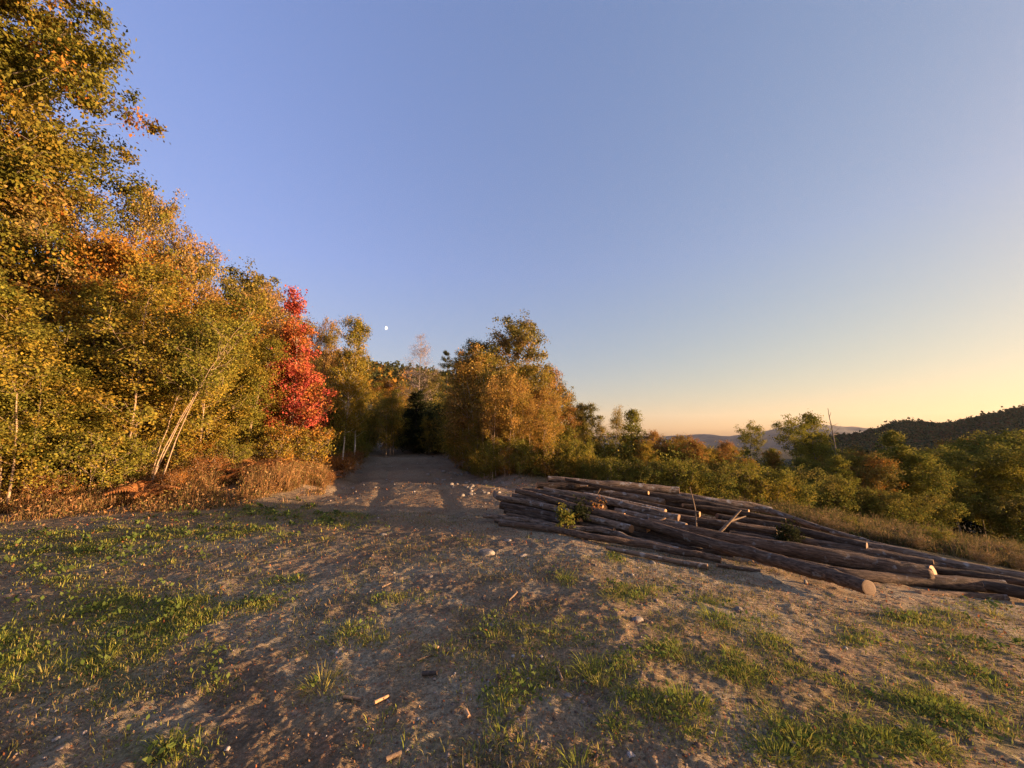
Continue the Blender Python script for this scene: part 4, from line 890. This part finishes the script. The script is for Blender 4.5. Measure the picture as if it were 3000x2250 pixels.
# ------------------------------------------------------------------ grass, weeds, litter, pebbles, dry growth
def scatter(rng, n, r0, r1, a0, a1):
    r = np.exp(rng.uniform(math.log(r0), math.log(r1), n)); a = rng.uniform(R(a0), R(a1), n); return r * np.sin(a), r * np.cos(a), r
def blades(rng, x, y, r, L, W, pal, bend=.5, up=1.0):
    n = len(x); z = ground_z(x, y) - .01; az = rng.uniform(0, 6.28, n); tilt = rng.uniform(.05, bend, n)
    d = np.stack([np.cos(az), np.sin(az), 0 * az], 1); s = np.stack([-np.sin(az), np.cos(az), 0 * az], 1); L = L[:, None]; W = W[:, None]; tl = tilt[:, None]
    P = np.stack([x, y, z], 1); upv = np.array([0, 0, up])
    m = P + L * .55 * (upv * np.cos(tl) + d * np.sin(tl)); t = m + L * .45 * (upv * np.cos(tl * 2.4) + d * np.sin(tl * 2.4))
    V = np.stack([P - s * W * .5, P + s * W * .5, m + s * W * .42, m - s * W * .42, t], 1).reshape(-1, 3)
    i = np.arange(n)[:, None] * 5; F = np.concatenate([i + [0, 1, 2, 3], i + [3, 2, 4, 4]], 0)
    pa = np.array(pal); c = pa[rng.integers(0, len(pa), n)] * rng.uniform(.7, 1.3, (n, 1)); return V, F, np.repeat(c, 5, 0)
def mesh_q(name, V, F, m, c):                                       # quads whose last two corners coincide become triangles
    tri = F[:, 2] == F[:, 3]; q = F[~tri]; t = F[tri][:, :3]
    me = bpy.data.meshes.new(name); V = np.asarray(V, np.float32)
    me.vertices.add(len(V)); me.vertices.foreach_set('co', V.ravel())
    ls = np.concatenate([np.full(len(q), 4), np.full(len(t), 3)]).astype(np.int32); st = np.concatenate([[0], np.cumsum(ls)[:-1]]).astype(np.int32)
    loops = np.concatenate([q.ravel(), t.ravel()]).astype(np.int32); me.loops.add(len(loops)); me.loops.foreach_set('vertex_index', loops)
    me.polygons.add(len(ls)); me.polygons.foreach_set('loop_start', st); me.polygons.foreach_set('loop_total', ls)
    a = me.color_attributes.new('col', 'FLOAT_COLOR', 'POINT'); cc = np.ones((len(V), 4), np.float32); cc[:, :3] = c; a.data.foreach_set('color', cc.ravel())
    me.update(calc_edges=True); me.materials.append(m); return me
GREEN = [(.20, .235, .038), (.26, .275, .045), (.31, .28, .06), (.155, .185, .033), (.36, .30, .10)]
DRY = [(.20, .17, .06), (.27, .20, .09), (.17, .16, .05), (.15, .16, .04), (.32, .23, .12), (.13, .13, .035)]
def on_pile(x, y):
    s = (x - G1[0]) * AX[0] + (y - G1[1]) * AX[1]; q = (x - G1[0]) * NQ[0] + (y - G1[1]) * NQ[1]
    return (s > -.3) & (s < PL + 3) & (q > -.05) & (q < 4)
def on_road(x, y): return (np.abs(x - road_x(y)) < ROAD_HW) & (y > 9)
rng = np.random.default_rng(1234)
def tufts(n, thr, spread, per, dens, r1=16):
    x, y, r = scatter(rng, n, 1.1, r1, -75, 75); g = dens(x, y); k = rng.uniform(size=n) < g; x, y, r = x[k], y[k], r[k]
    ok = ~on_pile(x, y) & ~on_road(x, y); x, y, r = x[ok], y[ok], r[ok]
    m = rng.integers(per[0], per[1], len(x)); i = np.repeat(np.arange(len(x)), m)
    return x[i] + rng.normal(size=len(i)) * spread, y[i] + rng.normal(size=len(i)) * spread, r[i]
dg = lambda x, y: np.clip(green_mask(x, y) * sstep(.36, .56, fbm(x * 3.4, y * 3.4, 301, 3)) * 1.15, 0, 1) ** 1.3
x, y, r = tufts(170000, 0, .07, (8, 24), dg); L = np.clip(rng.gamma(3.2, .0085, len(x)), .010, .08) * (.6 + .9 * vnoise(x * 3, y * 3, 88)); Wd = np.maximum(.004, .0011 * r)
b = Bag(); V, F, C = blades(rng, x, y, r, L, Wd * rng.uniform(.7, 1.4, len(x)), GREEN, 1.35); b.add(V, F, C)
def clumps(n, nb, Lm, pal, seed, dens, flat=.9):                    # tussocks: blades splaying from one root
    g_ = np.random.default_rng(seed); x, y, r = scatter(g_, n, 1.2, 15, -75, 75); k = g_.uniform(size=n) < dens(x, y); x, y, r = x[k], y[k], r[k]
    ok = ~on_pile(x, y) & ~on_road(x, y); x, y, r = x[ok], y[ok], r[ok]; n = len(x); sz = g_.uniform(.5, 1.4, n)
    i = np.repeat(np.arange(n), nb); m = len(i); a = g_.uniform(0, 6.28, m); q = np.sqrt(g_.uniform(0, 1, m)); sp = .075 * sz[i] * (1 + .06 * r[i])
    cx = x[i] + np.cos(a) * q * sp; cy = y[i] + np.sin(a) * q * sp; z = ground_z(cx, cy) - .01
    d = np.stack([np.cos(a), np.sin(a), 0 * a], 1); s_ = np.stack([-np.sin(a), np.cos(a), 0 * a], 1); tl = (.15 + flat * q * g_.uniform(.5, 1.3, m))[:, None]
    L = (Lm * sz[i] * g_.uniform(.5, 1.25, m))[:, None]; W = np.maximum(.004, .0010 * r[i])[:, None] * g_.uniform(.8, 1.5, m)[:, None]; up = np.array([0, 0, 1.])
    P = np.stack([cx, cy, z], 1); mm = P + L * .55 * (up * np.cos(tl) + d * np.sin(tl)); t = mm + L * .45 * (up * np.cos(tl * 2) + d * np.sin(tl * 2))
    V = np.stack([P - s_ * W * .5, P + s_ * W * .5, mm + s_ * W * .42, mm - s_ * W * .42, t], 1).reshape(-1, 3); k5 = np.arange(m)[:, None] * 5
    F = np.concatenate([k5 + [0, 1, 2, 3], k5 + [3, 2, 4, 4]], 0); pa = np.array(pal); c = nmix(pa[g_.integers(0, len(pa), n)][i], pa[g_.integers(0, len(pa), m)], .35) * g_.uniform(.75, 1.25, (m, 1))
    b.add(V, F, np.repeat(c, 5, 0))
clumps(11000, 60, .066, GREEN, 2001, lambda x, y: .8 * dg(x, y), 1.1)
clumps(900, 70, .12, GREEN, 2003, lambda x, y: .5 * dg(x, y))
clumps(3600, 40, .042, GREEN, 2002, lambda x, y: .25 * sstep(.45, .65, fbm(x * 1.5, y * 1.5, 371, 3)))
x, y, r = tufts(9000, 0, .05, (6, 14), dg)                          # broad leaved weeds among the grass
P = np.stack([x, y, ground_z(x, y) + rng.uniform(.0, .06, len(x))], 1); V, F = leaves(rng, P, np.maximum(.035, .008 * r), -.6, .6, np.array([0, 0, 1.]) * np.ones((len(x), 3)))
b.add(V, F, np.repeat(np.array([(.09, .13, .03), (.12, .15, .04), (.08, .11, .03)])[rng.integers(0, 3, len(x))] * rng.uniform(.8, 1.2, (len(x), 1)), 4, 0))
V, F, C = b.arr(); o = link('grass', mesh_q('grass', V, F, GRASSM, C)); tag(o, 'green grass tufts and weeds scattered over the bare dirt clearing', None, kind='stuff')
dd = lambda x, y: np.clip(.62 * sstep(.36, .58, fbm(x * 1.1, y * 1.1, 311, 4)) + .45 * dg(x, y), 0, 1) * sstep(12, 9, y)
x, y, r = tufts(90000, 0, .06, (4, 14), dd, 13); L = np.clip(rng.gamma(3, .010, len(x)), .008, .09)
V, F, C = blades(rng, x, y, r, L, np.maximum(.0042, .0012 * r), DRY, 1.5); o = link('dry_grass', mesh_q('dry_grass', V, F, GRASSM, C)); tag(o, 'short dry brown grass thinly covering the foreground dirt', None, kind='stuff')
# tall dry growth on the verges
def verge(name, label, n, pts, dep, hgt, pal, w=.008):
    pts = np.array(pts, float); k = rng.uniform(0, len(pts) - 1, n); i = k.astype(int); f = (k - i)[:, None]; P = pts[i] * (1 - f) + pts[i + 1] * f
    y = P[:, 1] + rng.uniform(0, dep, n) * P[:, 2]; x = np.array([ray(a, 1400)[0] / ray(a, 1400)[1] for a in P[:, 0]]) * y
    y0 = P[:, 1]; edge = .3 + .7 * sstep(0, 1.6, y - y0); cl = fbm(x * 1.3, y * 1.3, 331, 3); ok = rng.uniform(size=n) < sstep(.3, .55, cl) * edge; x, y, cl, edge = x[ok], y[ok], cl[ok], edge[ok]
    ok = ~on_road(x, y) & ~on_pile(x, y); x, y, cl, edge = x[ok], y[ok], cl[ok], edge[ok]
    L = edge * hgt * rng.uniform(.25, 1.15, len(x)) * (.4 + 1.1 * cl); b = Bag(); V, F, C = blades(rng, x, y, y, L, w * rng.uniform(.7, 1.5, len(x)), pal, .9); b.add(V, F, C)
    idx = np.arange(0, len(x), 3); m = len(idx); z = ground_z(x, y)[idx] + L[idx] * rng.uniform(.2, 1.0, m); V, F = leaves(rng, np.stack([x[idx], y[idx], z], 1) + rng.normal(size=(m, 3)) * [.1, .1, .03], .06, .4, .5)
    pa = np.array(pal); b.add(V, F, np.repeat(pa[rng.integers(0, len(pa), m)] * rng.uniform(.7, 1.3, (m, 1)), 4, 0))
    V, F, C = b.arr(); o = link(name, mesh_q(name, V, F, GRASSM, C)); tag(o, label, None, kind='stuff')
VP = [(.32, .16, .065), (.36, .185, .075), (.27, .15, .07), (.20, .155, .05), (.38, .24, .12), (.17, .14, .045), (.30, .18, .08)]
verge('tall_dry_grass', 'tall red brown dead grass along the bank left of the road', 150000, [(-400, 7.4, 1.2), (0, 8.0, 1.2), (300, 8.6, 1.2), (600, 9.3, 1.2), (840, 9.9, 1.3), (955, 11.6, 1.4)], 3.6, .55, VP)
verge('tall_dry_grass', 'straw and rust coloured brush below the downhill trees', 60000, [(1700, 11.8, .4), (2150, 10.6, .6), (2300, 9.6, .8), (2450, 8.8, 1.1), (2700, 7.9, 1.5), (3000, 7.4, 1.6), (3300, 7.2, 1.6)], 5, .42, [(.19, .14, .07), (.15, .11, .05), (.20, .13, .06), (.12, .10, .04), (.08, .08, .03), (.07, .08, .025)], .014)
verge('tall_dry_grass', 'thin brown weeds at the foot of the birch stand by the road', 16000, [(1345, 18, 1), (1450, 15.2, 1), (1570, 13.6, 1), (1750, 13.6, 1)], 2.0, .45, [(.22, .15, .05), (.28, .16, .05), (.16, .13, .04), (.12, .11, .03)])
# bracken ferns on the left bank
def fern_mesh():
    r_ = np.random.default_rng(44); b = Bag()
    for k in range(9):
        a = k / 9 * 6.28 + r_.uniform(-.3, .3); L = r_.uniform(.5, .85); q = np.linspace(0, 1, 16); rise = r_.uniform(.5, .9)
        sp = np.stack([np.cos(a) * L * q, np.sin(a) * L * q, L * rise * (q - .75 * q ** 2) * 1.6], 1); s = np.array([-math.sin(a), math.cos(a), 0])
        V, F = tube(sp, .006 * (1 - .7 * q), 3); b.add(V, F, np.array([.25, .12, .05]))
        for sg in (-1, 1):
            for i in range(2, 15):
                ln = .26 * L * math.sin(math.pi * min(q[i] * .9 + .12, 1)) + .02; d = unit(s * sg + unit(sp[i] - sp[i - 1]) * .5); p = sp[i]; w = unit(sp[i] - sp[i - 1]) * .028
                V = np.array([p, p + d * ln * .5 + w + [0, 0, .01], p + d * ln + [0, 0, -.04], p + d * ln * .5 - w + [0, 0, .01]]); b.add(V, np.array([[0, 1, 2, 3]]), np.array([(.42, .18, .06), (.36, .15, .05), (.45, .22, .09), (.30, .13, .05)])[r_.integers(0, 4)])
    V, F, C = b.arr(); return mesh_q('fern', V, F, LEAF, C)
FERN = fern_mesh()
for i in range(46):
    px = rng.uniform(560, 985) if i < 34 else rng.uniform(30, 560); dep = 10.6 + (px - 500) * .0055 + rng.uniform(-.3, 2.2) if px > 500 else 9.9 + rng.uniform(0, 1.4)
    x = ray(px, 1400)[0] / ray(px, 1400)[1] * dep; o = link('fern', FERN, loc=(x, dep, float(ground_z(x, dep)) + rng.uniform(0, .25))); o.rotation_euler = (rng.uniform(-.2, .2), rng.uniform(-.2, .2), rng.uniform(0, 6)); k = rng.uniform(.5, 1.0); o.scale = (k, k, k)
    tag(o, 'rust orange bracken fern among the dead grass on the bank left of the road', 'fern', 'ferns on the bank')
# pebbles, clods and litter
def pebbles():
    n = 22000; x, y, r = scatter(rng, n, 1.2, 26, -62, 62); k = rng.uniform(size=n) < .15 + sstep(.45, .7, fbm(x * .8, y * .8, 351, 3)) + .5 * on_road(x, y); x, y, r = x[k], y[k], r[k]
    ok = ~on_pile(x, y); x, y, r = x[ok], y[ok], r[ok]; n = len(x); sz = np.clip(rng.gamma(1.5, .0032, n) * (1 + .10 * r), .003, .05)
    base = np.array([[1, 0, 0], [-1, 0, 0], [0, 1, 0], [0, -1, 0], [0, 0, 1], [.6, .6, .5], [-.6, .5, .55], [.5, -.6, .6], [-.55, -.6, .5], [0, 0, -1.]])
    f = np.array([[4, 5, 6], [4, 6, 8], [4, 8, 7], [4, 7, 5], [5, 0, 2], [5, 2, 6], [6, 2, 1], [6, 1, 8], [8, 1, 3], [8, 3, 7], [7, 3, 0], [7, 0, 5]])
    V = base[None] * rng.uniform(.65, 1.25, (n, 10, 3)) * (sz[:, None] * np.stack([np.ones(n), rng.uniform(.6, 1, n), rng.uniform(.4, .8, n)], 1))[:, None]
    a = rng.uniform(0, 6.28, n)[:, None]; X = V[:, :, 0] * np.cos(a) - V[:, :, 1] * np.sin(a); Y = V[:, :, 0] * np.sin(a) + V[:, :, 1] * np.cos(a)
    V = np.stack([X + x[:, None], Y + y[:, None], V[:, :, 2] + ground_z(x, y)[:, None]], -1).reshape(-1, 3); F = (f[None] + np.arange(n)[:, None, None] * 10).reshape(-1, 3)
    pa = np.array([(.30, .25, .22), (.22, .17, .14), (.40, .36, .33), (.16, .11, .09), (.26, .17, .12)]); c = np.repeat(pa[rng.integers(0, 5, n)] * rng.uniform(.8, 1.2, (n, 1)), 10, 0)
    o = link('gravel', mesh('gravel', V, F, DIRT, c)); tag(o, 'small pebbles and clods strewn over the dirt', None, kind='stuff')
pebbles()
n = 40000; x, y, r = scatter(rng, n, 1.2, 14, -70, 70); ok = ~on_pile(x, y); x, y, r = x[ok], y[ok], r[ok]; P = np.stack([x, y, ground_z(x, y) + .006], 1)
V, F = leaves(rng, P, np.maximum(.014, .005 * r), 0, .5, np.array([0, 0, 2.]) * np.ones((len(x), 3))); pa = np.array([(.30, .17, .09), (.22, .12, .06), (.36, .22, .12), (.16, .09, .05), (.34, .12, .05)])
o = link('leaf_litter', mesh('leaf_litter', V, F, LEAF, np.repeat(pa[rng.integers(0, 5, len(x))] * rng.uniform(.7, 1.3, (len(x), 1)), 4, 0))); tag(o, 'fallen brown leaves and bark flakes on the clearing dirt', None, kind='stuff')

# ------------------------------------------------------------------ evening air
def haze():
    import bmesh
    bm = bmesh.new(); bmesh.ops.create_cube(bm, size=1); me = bpy.data.meshes.new('haze'); bm.to_mesh(me); bm.free()
    o = link('haze', me, loc=(0, 0, 105)); o.scale = (11400, 11400, 430)
    m = bpy.data.materials.new('evening_air'); m.use_nodes = True; n = m.node_tree.nodes; n.remove(n['Principled BSDF'])
    v = n.new('ShaderNodeVolumePrincipled'); v.inputs['Color'].default_value = (.92, .90, .95, 1); v.inputs['Density'].default_value = 3.5e-5; v.inputs['Anisotropy'].default_value = .2
    m.node_tree.links.new(v.outputs[0], n['Material Output'].inputs['Volume']); me.materials.append(m); tag(o, 'thin evening haze over the hills', None, kind='stuff')
haze()
